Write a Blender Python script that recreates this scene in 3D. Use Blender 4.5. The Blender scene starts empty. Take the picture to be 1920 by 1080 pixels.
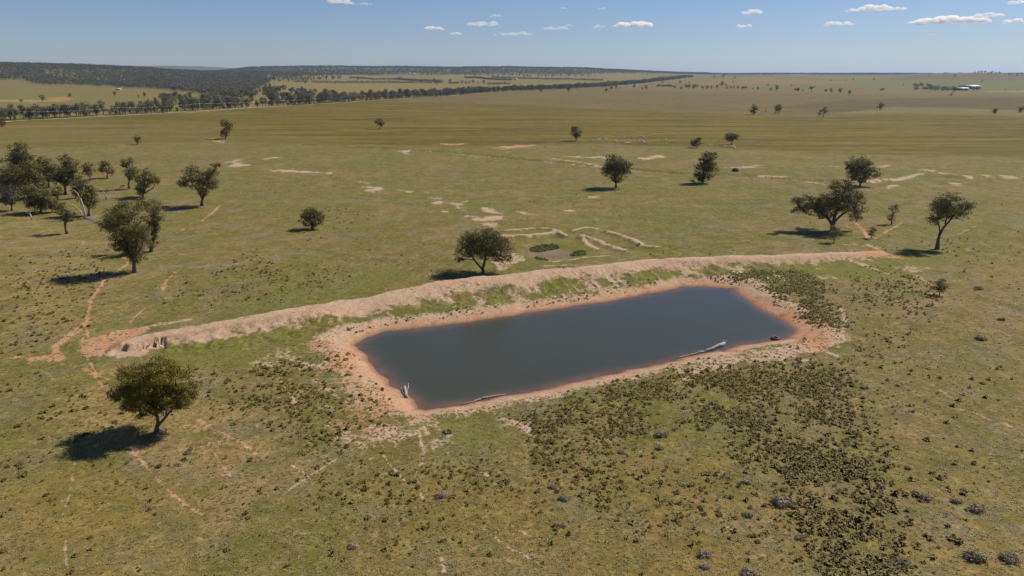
import bpy, math, random
import numpy as np
from mathutils import Vector

# ------------------------------------------------------------------ camera
sc = bpy.context.scene
C = sc.collection
H = 45.0
FPX = 1280.0
PITCH = math.atan(402.0 / FPX)
cp, sp = math.cos(PITCH), math.sin(PITCH)
cam_d = bpy.data.cameras.new('camera')
cam = bpy.data.objects.new('camera', cam_d)
C.objects.link(cam)
cam.location = (0, 0, H)
cam.rotation_euler = (math.pi / 2 - PITCH, 0, 0)
cam_d.sensor_width = 36.0
cam_d.lens = 24.0
cam_d.clip_start = 0.5
cam_d.clip_end = 90000.0
sc.camera = cam

# ------------------------------------------------------------------ light
SUN_EL = math.radians(47)
SUN_AZ = math.atan2(0.89, 0.45)          # clockwise from +Y
sun_dir = Vector((math.sin(SUN_AZ) * math.cos(SUN_EL), math.cos(SUN_AZ) * math.cos(SUN_EL), math.sin(SUN_EL)))
w = bpy.data.worlds.new('World')
sc.world = w
w.use_nodes = True
nt = w.node_tree
nt.nodes.clear()
sky = nt.nodes.new('ShaderNodeTexSky')
sky.sky_type = 'NISHITA'
sky.sun_disc = False
sky.sun_elevation = SUN_EL
sky.sun_rotation = SUN_AZ
sky.altitude = 300
sky.air_density = 1.0
sky.dust_density = 0.15
sky.ozone_density = 2.6
hsv = nt.nodes.new('ShaderNodeHueSaturation')
hsv.inputs['Saturation'].default_value = 1.0
bg = nt.nodes.new('ShaderNodeBackground')
bg.inputs['Strength'].default_value = 0.072
wo = nt.nodes.new('ShaderNodeOutputWorld')
nt.links.new(sky.outputs[0], hsv.inputs['Color'])
grade = nt.nodes.new('ShaderNodeVectorMath')
grade.operation = 'MULTIPLY'
grade.inputs[1].default_value = (0.725, 0.81, 1.07)
nt.links.new(hsv.outputs[0], grade.inputs[0])
nt.links.new(grade.outputs[0], bg.inputs['Color'])
nt.links.new(bg.outputs[0], wo.inputs[0])
sl = bpy.data.lights.new('sun', 'SUN')
sl.energy = 5.0
sl.angle = math.radians(0.53)
sl.color = (1.0, 0.93, 0.84)
so = bpy.data.objects.new('sun', sl)
C.objects.link(so)
so.rotation_euler = sun_dir.to_track_quat('Z', 'Y').to_euler()
vs = sc.view_settings
vs.view_transform = 'Standard'
vs.look = 'None'
vs.gamma = 1.0
vs.exposure = 0.14
vs.use_curve_mapping = False
try:
    sc.cycles.volume_bounces = 12
    sc.cycles.max_bounces = 12
    sc.cycles.transparent_max_bounces = 8
except Exception:
    pass

rng = np.random.default_rng(7)
random.seed(7)

# ------------------------------------------------------------------ noise and geometry helpers
def _hash(ix, iy, seed):
    h = (ix.astype(np.int64) * 374761393 + iy.astype(np.int64) * 668265263 + seed * 2147483647) & 0xFFFFFFFF
    h = ((h ^ (h >> 13)) * 1274126177) & 0xFFFFFFFF
    h = h ^ (h >> 16)
    return (h & 0xFFFFFF) / float(0xFFFFFF)

def vnoise(x, y, seed=0):
    ix = np.floor(x); iy = np.floor(y)
    fx = x - ix; fy = y - iy
    fx = fx * fx * (3 - 2 * fx); fy = fy * fy * (3 - 2 * fy)
    a = _hash(ix, iy, seed); b = _hash(ix + 1, iy, seed)
    c = _hash(ix, iy + 1, seed); d = _hash(ix + 1, iy + 1, seed)
    return (a + (b - a) * fx) * (1 - fy) + (c + (d - c) * fx) * fy

def fbm(x, y, scale, seed=0, octv=4):
    x = np.asarray(x, float) / scale; y = np.asarray(y, float) / scale
    s = 0; a = 0.5; t = 0
    for i in range(octv):
        s = s + a * vnoise(x + 17.3 * i, y - 9.1 * i, seed + i); t += a
        a *= 0.5; x = x * 2.03; y = y * 2.03
    return s / t

def sstep(a, b, x):
    t = np.clip((x - a) / (b - a), 0, 1)
    return t * t * (3 - 2 * t)

def ray(px, py):
    u = (px - 960.0) / FPX; v = (py - 540.0) / FPX
    return u, cp - v * sp, -sp - v * cp

def PZ(px, py, z=0.0):
    a, b, c = ray(px, py)
    t = (H - z) / -c
    return (a * t, b * t)

def poly_dist(x, y, pts, vals=None):
    """distance to a polyline, side sign (+ = right of travel) and interpolated values"""
    best = np.full(x.shape, 1e18); side = np.zeros(x.shape); val = np.zeros(x.shape); par = np.zeros(x.shape)
    acc = 0.0
    for i in range(len(pts) - 1):
        ax, ay = pts[i]; bx, by = pts[i + 1]
        dx, dy = bx - ax, by - ay
        L2 = dx * dx + dy * dy + 1e-12
        L = math.sqrt(L2)
        t = np.clip(((x - ax) * dx + (y - ay) * dy) / L2, 0, 1)
        ex = x - (ax + t * dx); ey = y - (ay + t * dy)
        d = ex * ex + ey * ey
        m = d < best
        best = np.where(m, d, best)
        side = np.where(m, -(dx * ey - dy * ex), side)
        par = np.where(m, acc + t * L, par)
        if vals is not None:
            val = np.where(m, vals[i] + (vals[i + 1] - vals[i]) * t, val)
        acc += L
    return np.sqrt(best), side, val, par

def poly_sdf(x, y, pts):
    """negative inside"""
    n = len(pts)
    best = np.full(x.shape, 1e18); inside = np.zeros(x.shape, bool)
    for i in range(n):
        ax, ay = pts[i]; bx, by = pts[(i + 1) % n]
        dx, dy = bx - ax, by - ay
        t = np.clip(((x - ax) * dx + (y - ay) * dy) / (dx * dx + dy * dy + 1e-12), 0, 1)
        d = (x - ax - t * dx) ** 2 + (y - ay - t * dy) ** 2
        best = np.minimum(best, d)
        cond = ((ay > y) != (by > y))
        xi = ax + (y - ay) * dx / (dy if abs(dy) > 1e-9 else 1e-9)
        inside ^= cond & (x < xi)
    d = np.sqrt(best)
    return np.where(inside, -d, d)

def smooth_line(pts, n=3):
    """Chaikin on an open line"""
    for _ in range(n):
        q = [pts[0]]
        for a, b in zip(pts[:-1], pts[1:]):
            q.append(tuple(0.75 * np.array(a) + 0.25 * np.array(b)))
            q.append(tuple(0.25 * np.array(a) + 0.75 * np.array(b)))
        q.append(pts[-1]); pts = q
    return pts

# ------------------------------------------------------------------ the lie of the land
WZ = -1.2
POND = [PZ(a, b, WZ) for a, b in [(664, 647), (683, 633), (716, 622), (785, 616), (855, 606), (960, 591.5), (1043, 579), (1127, 567), (1182, 557),
        (1238, 547), (1279, 538), (1321, 537), (1375, 541), (1384, 551), (1404, 566), (1430, 581), (1452, 594), (1478, 608), (1491, 617), (1489, 627), (1478, 634),
        (1452, 639), (1400, 646), (1363, 653), (1356, 660), (1345, 657), (1335, 661), (1293, 669), (1265, 676), (1210, 689), (1127, 706), (1079, 717), (1015, 733), (962, 741), (945, 742),
        (905, 752), (861, 759), (825, 764), (798, 768), (783, 765), (776, 751), (764, 744), (749, 729), (733, 721), (711, 697), (682, 664)]]
_cr = [(248, 640, 1.2), (290, 628, 1.4), (372, 615, 1.6), (480, 596, 1.8), (563, 580.5, 2.1), (674, 563, 2.5), (758, 547, 2.6), (827, 532, 2.7),
       (897, 523, 2.7), (960, 518, 2.7), (1043, 508, 2.5), (1127, 501, 2.3), (1210, 491, 2.1), (1293, 485, 1.9), (1440, 481, 1.6), (1551, 477, 1.3), (1622, 474, .8), (1650, 474, .15)]
CREST = [PZ(a, b, c) for a, b, c in _cr]
CRZ = [c for a, b, c in _cr]
SPOIL = [([(925, 447), (985, 446), (1045, 440), (1062, 446)], 1.0, 1.6), ([(950, 434), (1000, 430), (1035, 431), (1052, 440)], .5, 1.2),
         ([(1074, 434), (1100, 428), (1120, 431)], .5, 1.1), ([(1140, 436), (1165, 444), (1190, 453), (1205, 463), (1232, 466)], .7, 1.5),
         ([(1092, 446), (1112, 450), (1135, 460), (1172, 472)], .6, 1.6), ([(1092, 446), (1102, 460), (1120, 468)], .4, 1.2)]
SPOIL = [([PZ(*p) for p in a], b, c) for a, b, c in SPOIL]
GULLY = smooth_line([PZ(*p) for p in [(560, 270), (640, 275), (760, 279), (880, 287), (940, 294), (1030, 303), (1120, 311), (1200, 318), (1290, 325), (1340, 326),
         (1400, 330), (1480, 335), (1550, 339), (1600, 342), (1690, 335), (1740, 328), (1800, 333), (1850, 331), (1960, 333)]], 2)
SINK = [PZ(*p) for p in [(985, 470), (1005, 463), (1045, 461), (1075, 466), (1082, 475), (1065, 484), (1030, 487), (1000, 480)]]
AZT = [-3000, -600, 0, 60, 200, 270, 330, 400, 500, 600, 700, 5000]
AZH = [46, 61, 62, 59, 51, 43, 30, 24, 14, 8, 0, 0]
MRT = [-2000, 340, 400, 470, 560, 1000, 1100, 1200, 1280, 1360, 5000]
MRH = [0, 0, 22, 50, 60, 60, 50, 26, 10, 0, 0]
BRT = [-2000, 200, 320, 380, 430, 500, 620, 5000]
BRH = [130, 140, 143, 132, 110, 70, 0, 0]
RRT = [-2000, 1600, 1690, 1740, 1830, 1900, 1980, 2300, 3000]
RRH = [0, 1, 9, 19, 23, 16, 10, 18, 26]

def height(x, y, near=True):
    x = np.asarray(x, float); y = np.asarray(y, float)
    r = np.hypot(x, y)
    az = 960 + 1341 * x / np.maximum(y, 1.0)
    az = np.where(y <= 1, np.where(x < 0, -2000, 4000), az)
    z = 31 * sstep(2300, 5200, r) + 5 * sstep(5200, 9000, r)
    z = z + np.interp(az, AZT, AZH) * np.where(r < 4300, np.exp(-((r - 4300) / 850) ** 2), np.exp(-((r - 4300) / 1400) ** 2)) * (0.9 + 0.2 * fbm(x, y, 500, 3, 3))
    z = z + np.interp(az, MRT, MRH) * np.where(r < 6500, np.exp(-((r - 6500) / 750) ** 2), np.exp(-((r - 6500) / 1200) ** 2)) * (0.88 + 0.24 * fbm(x, y, 700, 5, 3))
    z = z + np.interp(az, BRT, BRH) * np.exp(-((r - 14000) / 1300) ** 2) * (0.9 + 0.2 * fbm(x, y, 900, 8, 3))
    z = z + np.interp(az, RRT, RRH) * np.where(r < 4600, np.exp(-((r - 4600) / 600) ** 2), np.exp(-((r - 4600) / 900) ** 2))
    z = z + (fbm(x, y, 260, 11, 3) - 0.5) * 3.0 * sstep(250, 800, r) * (1 + 3 * sstep(2500, 6000, r))
    z = z + (fbm(x, y, 22, 13, 4) - 0.5) * 0.35 * sstep(600, 200, r)
    if not near:
        return z
    out = z.copy()
    m = (r < 420) & (y > 40)
    if m.any():
        xs = x[m]; ys = y[m]; zz = z[m]
        # eroded rills add roughness
        d, side, cz, par = poly_dist(xs, ys, CREST, CRZ)
        front = side > 0                                   # pond side
        cz = cz + (fbm(par, par * 0, 6, 21, 3) - .5) * .5
        w1 = 1.0 + (fbm(xs, ys, 5, 22, 2) - .5) * 1.0
        fr = np.where(d < w1, 0, np.minimum((d - w1) * 0.50, cz * .72 + (d - w1) * .05))
        bk = np.where(d < 1.7, 0, (d - 1.7) * 0.42)
        bh = cz - np.where(front, fr, bk)
        rill = (fbm(par * 1.0, d * 0.25, 1.1, 31, 2) - .5) * .34 * sstep(0.5, 2.5, d) * sstep(9, 4, d)
        # cut bluff at the left end with deep flutes
        bx, by = PZ(262, 646, 1.0)
        near_end = sstep(4.4, 3.0, np.hypot(xs - bx, (ys - by) * .7))
        flute = np.abs(2 * fbm(par * 1.0, d * .06, .34, 17, 2) - 1) * 1.5
        cut = np.where(front, (d - 1.0 - 1.9 * np.clip(flute - .05, 0, 1)) * 2.4, 0)
        bh = np.where(near_end > 0.01, np.minimum(bh, np.maximum(cz - np.maximum(cut, 0) * near_end - .0, -.1)), bh)
        crk = -.45 * np.exp(-((d - 1.9 - 1.2 * (fbm(par, par * 0, 7, 23, 3) - .5)) / .22) ** 2) * front * sstep(.42, .6, fbm(par, par * 0, 9, 24, 2))
        bh = bh + np.where(bh > zz + .1, rill + crk * 1.4 + (fbm(xs, ys, 1.3, 33, 3) - .5) * np.where(front & (d > 1.6), .8, .25), 0)
        zz = np.maximum(zz, bh)
        for pts, hh, ww in SPOIL:
            dd, _, _, pp = poly_dist(xs, ys, pts)
            zz = zz + hh * np.exp(-(dd / ww) ** 2) * (.7 + .6 * fbm(xs, ys, 2.5, 44, 3))
        sd = poly_sdf(xs, ys, SINK)
        zz = zz - .5 * sstep(2.5, -1.5, sd)
        s = poly_sdf(xs, ys, POND) + (fbm(xs, ys, 3.2, 61, 4) - .5) * 1.3
        shore = np.where(s > 0, WZ + 0.27 * s + .06 * (fbm(xs, ys, 1.2, 62, 2) - .5) * np.minimum(s, 3), WZ + 0.22 * s)
        zz = np.minimum(zz, shore)
        zz = np.maximum(zz, WZ - 2.5)
        out[m] = zz
    m = (r > 200) & (r < 900) & (y > 40)
    if m.any():
        dd, side, _, par = poly_dist(x[m], y[m], GULLY)
        out[m] = out[m] - 1.7 * np.exp(-(dd / 2.6) ** 2) * (.3 + .9 * fbm(par, par * 0, 40, 71, 3))
    return out

def P(px, py, near=True):
    """the point of the land seen along a line of sight"""
    a, b, c = ray(px, py)
    if py > 215:
        z = 0.0
        for i in range(14):
            t = (H - z) / -c
            zn = float(height(np.array([a * t]), np.array([b * t]), near)[0])
            z = z * .5 + zn * .5
        t = (H - z) / -c
        return Vector((a * t, b * t, float(height(np.array([a * t]), np.array([b * t]), near)[0])))
    t = np.geomspace(500, 22000, 900)
    zr = H + c * t
    zh = height(a * t, b * t, False)
    i = np.argmax(zr < zh)
    if not (zr < zh).any():
        i = 700
    return Vector((a * t[i], b * t[i], zh[i]))

def GZ(x, y):
    return float(height(np.array([x]), np.array([y]))[0])

# ------------------------------------------------------------------ object helpers
def tag(o, label=None, cat=None, group=None, kind=None):
    if label: o['label'] = label
    if cat: o['category'] = cat
    if group: o['group'] = group
    if kind: o['kind'] = kind
    return o

def empty(name, loc, rz=0, label=None, cat=None, group=None):
    o = bpy.data.objects.new(name, None)
    C.objects.link(o)
    o.location = loc
    o.rotation_euler = (0, 0, rz)
    o.empty_display_size = 0.5
    return tag(o, label, cat, group)

def mesh_np(name, V, F, mats, smooth=False, attrs=None, midx=None):
    """V (n,3), F list of arrays or (m,k) array"""
    me = bpy.data.meshes.new(name)
    V = np.asarray(V, np.float32)
    if isinstance(F, np.ndarray):
        F = [F]
    F = [f for f in F if len(f)]
    loops = np.concatenate([f.reshape(-1) for f in F]).astype(np.int32)
    cnt = np.concatenate([np.full(len(f), f.shape[1]) for f in F]).astype(np.int32)
    st = np.concatenate([[0], np.cumsum(cnt)[:-1]]).astype(np.int32)
    me.vertices.add(len(V)); me.vertices.foreach_set('co', V.reshape(-1))
    me.loops.add(len(loops)); me.loops.foreach_set('vertex_index', loops)
    me.polygons.add(len(cnt)); me.polygons.foreach_set('loop_start', st); me.polygons.foreach_set('loop_total', cnt)
    if smooth:
        me.polygons.foreach_set('use_smooth', np.ones(len(cnt), bool))
    for m in (mats if isinstance(mats, (list, tuple)) else [mats]):
        me.materials.append(m)
    if midx is not None:
        me.polygons.foreach_set('material_index', np.asarray(midx, np.int32))
    for k, a in (attrs or {}).items():
        a = np.asarray(a, np.float32)
        if a.ndim == 1:
            at = me.attributes.new(k, 'FLOAT', 'POINT'); at.data.foreach_set('value', a)
        else:
            at = me.attributes.new(k, 'FLOAT_COLOR', 'POINT')
            if a.shape[1] == 3: a = np.concatenate([a, np.ones((len(a), 1), np.float32)], 1)
            at.data.foreach_set('color', a.reshape(-1))
    me.update(calc_edges=True)
    return me

def obj(name, me, parent=None, loc=None):
    o = bpy.data.objects.new(name, me)
    C.objects.link(o)
    if parent is not None: o.parent = parent
    if loc is not None: o.location = loc
    return o

def N(nt, typ, **kw):
    n = nt.nodes.new(typ)
    for k, v in kw.items():
        if k.startswith('i_'):
            n.inputs[k[2:].replace('_', ' ')].default_value = v
        else:
            setattr(n, k, v)
    return n

def mat(name):
    m = bpy.data.materials.new(name)
    m.use_nodes = True
    m.node_tree.nodes.clear()
    out = m.node_tree.nodes.new('ShaderNodeOutputMaterial')
    return m, m.node_tree, out

def simple(name, col, rough=.8, metal=0, var=.25, scale=3.0, bump=0):
    m, t, out = mat(name)
    b = N(t, 'ShaderNodeBsdfPrincipled'); b.inputs['Roughness'].default_value = rough; b.inputs['Metallic'].default_value = metal
    g = N(t, 'ShaderNodeNewGeometry'); n = N(t, 'ShaderNodeTexNoise'); n.inputs['Scale'].default_value = scale; n.inputs['Detail'].default_value = 5
    t.links.new(g.outputs['Position'], n.inputs['Vector'])
    r = N(t, 'ShaderNodeMapRange'); r.inputs['From Min'].default_value = .3; r.inputs['From Max'].default_value = .7
    r.inputs['To Min'].default_value = 1 - var; r.inputs['To Max'].default_value = 1 + var
    t.links.new(n.outputs[0], r.inputs[0])
    mx = N(t, 'ShaderNodeVectorMath', operation='SCALE'); mx.inputs[0].default_value = col[:3]
    t.links.new(r.outputs[0], mx.inputs['Scale']); t.links.new(mx.outputs[0], b.inputs['Base Color'])
    if bump:
        bp = N(t, 'ShaderNodeBump'); bp.inputs['Strength'].default_value = bump; bp.inputs['Distance'].default_value = .03
        t.links.new(n.outputs[0], bp.inputs['Height']); t.links.new(bp.outputs[0], b.inputs['Normal'])
    t.links.new(b.outputs[0], out.inputs[0])
    return m

# ------------------------------------------------------------------ ground material
def ground_material():
    m, t, out = mat('ground_soil_and_grass')
    L = t.links.new
    geo = N(t, 'ShaderNodeNewGeometry')
    def noise(scale, detail=4, rough=.55, vec=None):
        n = N(t, 'ShaderNodeTexNoise'); n.inputs['Scale'].default_value = scale; n.inputs['Detail'].default_value = detail
        n.inputs['Roughness'].default_value = rough
        L(vec or geo.outputs['Position'], n.inputs['Vector']); return n.outputs[0]
    def math_(op, a, b=None, clamp=False):
        n = N(t, 'ShaderNodeMath', operation=op); n.use_clamp = clamp
        for i, v in enumerate((a, b)):
            if v is None: continue
            if isinstance(v, (int, float)): n.inputs[i].default_value = v
            else: L(v, n.inputs[i])
        return n.outputs[0]
    def rng_(v, a, b, c, d, clamp=True):
        n = N(t, 'ShaderNodeMapRange'); n.clamp = clamp
        for i, q in enumerate((v, a, b, c, d)):
            if isinstance(q, (int, float)): n.inputs[i].default_value = q
            else: L(q, n.inputs[i])
        return n.outputs[0]
    def mix(f, a, b, typ='MIX'):
        n = N(t, 'ShaderNodeMix', data_type='RGBA', blend_type=typ)
        if isinstance(f, (int, float)): n.inputs['Factor'].default_value = f
        else: L(f, n.inputs['Factor'])
        for s, v in (('A', a), ('B', b)):
            sk = [i for i in n.inputs if i.name == s and i.type == 'RGBA'][0]
            if isinstance(v, tuple): sk.default_value = (*v, 1)
            else: L(v, sk)
        return [o for o in n.outputs if o.type == 'RGBA'][0]
    def scale(col, f):
        n = N(t, 'ShaderNodeVectorMath', operation='SCALE')
        L(col, n.inputs[0]); L(f, n.inputs['Scale']); return n.outputs[0]
    base = N(t, 'ShaderNodeAttribute', attribute_name='base').outputs['Color']
    mk = N(t, 'ShaderNodeAttribute', attribute_name='mask')
    sep = N(t, 'ShaderNodeSeparateColor'); L(mk.outputs['Color'], sep.inputs[0])
    dirt, red, lush = sep.outputs[0], sep.outputs[1], sep.outputs[2]
    n30 = noise(.035, 5, .6); n6 = noise(.17, 5, .65); n1 = noise(.9, 5, .7); n03 = noise(5.0, 4, .75); n08 = noise(2.2, 3, .7)
    # anisotropic drill rows and mowing bands of the far paddocks
    mp = N(t, 'ShaderNodeMapping'); L(geo.outputs['Position'], mp.inputs['Vector'])
    mp.inputs['Rotation'].default_value = (0, 0, math.radians(-14)); mp.inputs['Scale'].default_value = (.008, .060, 1)
    mp2 = N(t, 'ShaderNodeMapping'); L(geo.outputs['Position'], mp2.inputs['Vector'])
    mp2.inputs['Rotation'].default_value = (0, 0, math.radians(-32)); mp2.inputs['Scale'].default_value = (.010, .085, 1)
    rows = math_('ADD', math_('MULTIPLY', noise(1.0, 6, .62, mp.outputs[0]), .55), math_('MULTIPLY', noise(1.0, 5, .62, mp2.outputs[0]), .45))
    field = mk.outputs['Alpha']
    # green pasture with dry and green mottling
    dry = mix(rng_(n6, .45, .68, 0, 1), base, scale(base, 1.0) if False else base)
    ns2 = noise(.42, 5, .68)
    nb = noise(.055, 6, .66, N(t, 'ShaderNodeMapping', i_Location=(40, 90, 0)).outputs[0]) if False else noise(.09, 6, .68)
    g1 = mix(rng_(n30, .46, .60, 0, .6), base, (.215, .142, .060))
    g2 = mix(rng_(nb, .50, .62, 0, .75), g1, (.165, .140, .075))
    g3 = mix(rng_(n6, .36, .48, .65, 0), g2, (.142, .145, .018))
    nearc = mix(rng_(n1, .54, .66, 0, .55), g3, (.25, .195, .105))
    nearc = mix(rng_(n08, .34, .44, .5, 0), nearc, (.085, .082, .026))
    f = math_('MULTIPLY', rng_(n1, .3, .7, .80, 1.20), math_('MULTIPLY', rng_(n03, .3, .7, .62, 1.38), math_('MULTIPLY', rng_(n6, .36, .64, .84, 1.17), rng_(ns2, .36, .64, .84, 1.17))))
    nearc = scale(nearc, f)
    # small weeds, darker spots
    vor = N(t, 'ShaderNodeTexVoronoi'); vor.inputs['Scale'].default_value = .75; L(geo.outputs['Position'], vor.inputs['Vector'])
    wsz = rng_(n6, .42, .62, .0, .16)
    spot = math_('GREATER_THAN', wsz, vor.outputs['Distance'])
    nearc = mix(math_('MULTIPLY', spot, .45), nearc, (.042, .045, .018))
    farc = scale(mix(rng_(rows, .35, .65, 0, .55), base, scale(base, rng_(n6, .3, .7, .75, .9))), rng_(rows, .38, .62, 1.34, .68))
    farc = scale(farc, math_('MULTIPLY', rng_(n1, .3, .7, .86, 1.14), rng_(nb, .38, .62, .86, 1.12)))
    veg = mix(field, nearc, farc)
    # lush green
    lm = rng_(math_('ADD', lush, math_('MULTIPLY', math_('SUBTRACT', n6, .5), 1.6)), .25, .85, 0, 1)
    lcol = scale(mix(n1, (.088, .112, .015), (.180, .165, .034)), rng_(n03, .2, .8, .65, 1.3))
    veg = mix(math_('MULTIPLY', lm, .8), veg, lcol)
    # bare dirt, ragged edge
    ns_ = noise(.42, 5, .68)
    dn = math_('ADD', math_('MULTIPLY', math_('SUBTRACT', n1, .5), 1.3), math_('ADD', math_('MULTIPLY', math_('SUBTRACT', n03, .5), .8), math_('ADD', math_('MULTIPLY', math_('SUBTRACT', ns_, .5), 1.5), math_('MULTIPLY', math_('SUBTRACT', n6, .5), 1.3))))
    dv = math_('ADD', dirt, math_('MULTIPLY', dn, rng_(dirt, .02, .25, 0, 1.1)))
    dm = rng_(dv, .38, .72, 0, .94)
    rv = math_('ADD', red, math_('MULTIPLY', math_('SUBTRACT', n6, .5), .9), )
    dcol = mix(rng_(rv, .2, .8, 0, 1), (.45, .305, .200), (.45, .220, .105))
    dcol = mix(rng_(n6, .45, .7, 0, .5), dcol, (.49, .37, .25))
    dcol = mix(rng_(ns_, .52, .66, 0, .45), dcol, (.33, .225, .150))
    dcol = scale(dcol, math_('MULTIPLY', rng_(n08, .35, .65, .80, 1.14), rng_(n03, .3, .7, .74, 1.2)))
    col = mix(dm, veg, dcol)
    # wet margin just above and below the water
    sepz = N(t, 'ShaderNodeSeparateXYZ'); L(geo.outputs['Position'], sepz.inputs[0])
    wet = rng_(math_('ADD', sepz.outputs[2], math_('MULTIPLY', math_('SUBTRACT', n1, .5), .25)), WZ + .02, WZ + .32, 1, 0)
    pondm = N(t, 'ShaderNodeAttribute', attribute_name='pond').outputs['Fac']
    col = mix(math_('MULTIPLY', wet, pondm), col, (.23, .125, .072))
    b = N(t, 'ShaderNodeBsdfPrincipled'); b.inputs['Roughness'].default_value = .95
    b.inputs['Specular IOR Level'].default_value = .1
    L(col, b.inputs['Base Color'])
    bp = N(t, 'ShaderNodeBump'); bp.inputs['Strength'].default_value = .55; bp.inputs['Distance'].default_value = .12
    hgt = math_('ADD', n03, math_('MULTIPLY', n1, 1.6)); L(hgt, bp.inputs['Height']); L(bp.outputs[0], b.inputs['Normal'])
    L(b.outputs[0], out.inputs[0])
    return m
M_ground = ground_material()

# ------------------------------------------------------------------ terrain mesh: polar grid, finer where it is seen close up
az_in = np.tan(np.linspace(math.atan(-1.04), math.atan(1.04), 830))
th = np.concatenate([np.linspace(-math.pi, -math.atan(1.04) - .01, 34)[:-1], np.linspace(-math.atan(1.04), math.atan(1.04), 830), np.linspace(math.atan(1.04) + .01, math.pi, 34)[1:]])
rr = [0.01, 6, 14, 22, 30, 38, 44]
dep = math.atan2(H, 47.0)
r = 47.0
while r < 26000:
    rr.append(r)
    dep_step = math.radians(.064)
    d = math.atan2(H, r) - dep_step
    r2 = H / math.tan(d) if d > .0005 else 1e9
    r = min(r2, r * 1.02)
rr = np.array(rr)
TH, RR = np.meshgrid(th, rr)
X = RR * np.sin(TH); Y = RR * np.cos(TH)
nr, nc = X.shape
x = X.ravel(); y = Y.ravel()
Z = height(x, y)
rad = np.hypot(x, y)

# -- painted land cover (true albedo of each paddock) ------------------------------
base = np.tile(np.array([.122, .116, .050]), (len(x), 1))
mask = np.zeros((len(x), 4))
wob = (fbm(x, y, 14, 90, 4) - .5)
wob3 = (fbm(x, y, 4.5, 91, 4) - .5)
def W(pts):
    return [tuple(P(px, py, False)[:2]) for px, py in pts]
def region(pts, col=None, field=None, soft=.03, world=None):
    pw = world or W(pts)
    a = np.array(pw); mn = a.min(0); mx = a.max(0)
    pad = .1 * max(mx - mn) + 5
    m = (x > mn[0] - pad) & (x < mx[0] + pad) & (y > mn[1] - pad) & (y < mx[1] + pad)
    if not m.any(): return
    s = poly_sdf(x[m], y[m], pw)
    sw = soft * rad[m]
    s = s + wob[m] * sw
    k = sstep(sw * .5, -sw * .5, s)[:, None]
    if col is not None: base[m] = base[m] * (1 - k) + np.array(col) * k
    if field is not None: mask[m, 3] = mask[m, 3] * (1 - k[:, 0]) + field * k[:, 0]
# everything beyond the near pasture is the drilled paddock
fz = [(-700, 228), (-300, 236), (0, 262), (200, 262), (420, 262), (560, 268), (760, 276), (950, 272), (1100, 268), (1300, 276), (1500, 284), (1700, 290), (1950, 296), (2700, 300),
      (2700, 139.6), (-700, 139.6)]
region(fz, (.146, .122, .036), 1, .05)
region([(-600, 232), (0, 232), (200, 226), (300, 258), (420, 256), (560, 262), (420, 268), (200, 272), (0, 280), (-400, 270)], (.165, .140, .060), .7, .06)
region([(280, 232), (420, 238), (620, 262), (500, 268), (330, 262), (200, 240)], (.150, .130, .050), .7, .06)
# grey-brown stubble beyond the field boundary
region([(700, 189), (960, 197), (1280, 210), (1400, 214), (1560, 220), (1700, 213), (1950, 219), (2700, 226), (2700, 170), (1500, 172), (1300, 168), (1100, 166), (960, 173)], (.158, .130, .078), .8, .008)
region([(1440, 202), (1600, 186), (1920, 182), (2600, 184), (2600, 206), (1900, 206), (1750, 203), (1600, 212)], (.118, .095, .060), .8, .015)
region([(1560, 214), (1680, 200), (1900, 206), (2400, 208), (2400, 222), (1900, 217), (1700, 212)], (.180, .155, .078), .6, .01)
# paler strip and red paddock beyond
region([(1130, 168), (1250, 158), (1600, 176), (1560, 176), (1290, 172)], (.175, .145, .078), .5, .01)
region([(1240, 152), (1330, 142), (1720, 150), (2600, 150), (2600, 180), (1920, 176), (1600, 178), (1330, 168), (1180, 164)], (.168, .142, .080), .5, .01)
region([(1270, 152), (1400, 146), (1600, 153), (1560, 158), (1300, 158)], (.230, .160, .082), .5, .008)
region([(1600, 150), (1720, 151), (1920, 151), (2300, 151), (2300, 170), (1920, 170), (1740, 160), (1600, 158)], (.130, .152, .068), .5, .006)
region([(1640, 147), (1720, 141), (1830, 137.5), (1960, 141), (2400, 141), (2400, 151), (1700, 150)], (.125, .112, .072), .5, .006)
region([(1850, 170.5), (2200, 172), (2200, 174), (1850, 172.5)], (.30, .25, .14), .5, .002)
# tan and green paddocks left of the road belt
region([(-700, 222), (0, 222), (300, 214), (700, 186), (960, 170), (1200, 154), (1200, 138.5), (600, 140), (500, 150), (300, 165), (0, 149), (-700, 149)], (.185, .165, .070), .35, .01)
region([(340, 214), (500, 176), (520, 152), (640, 158), (960, 158), (1130, 152), (960, 168), (640, 190)], (.235, .190, .080), .3, .006)
region([(560, 142), (760, 141), (960, 145), (1240, 139), (1200, 150), (960, 150), (640, 150)], (.200, .180, .086), .3, .006)
region([(90, 184), (125, 181), (138, 186), (120, 190), (95, 189)], (.30, .19, .10), .2, .01)
region([(-100, 187), (60, 187), (120, 190), (60, 192), (-100, 190)], (.26, .215, .11), .2, .004)
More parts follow.
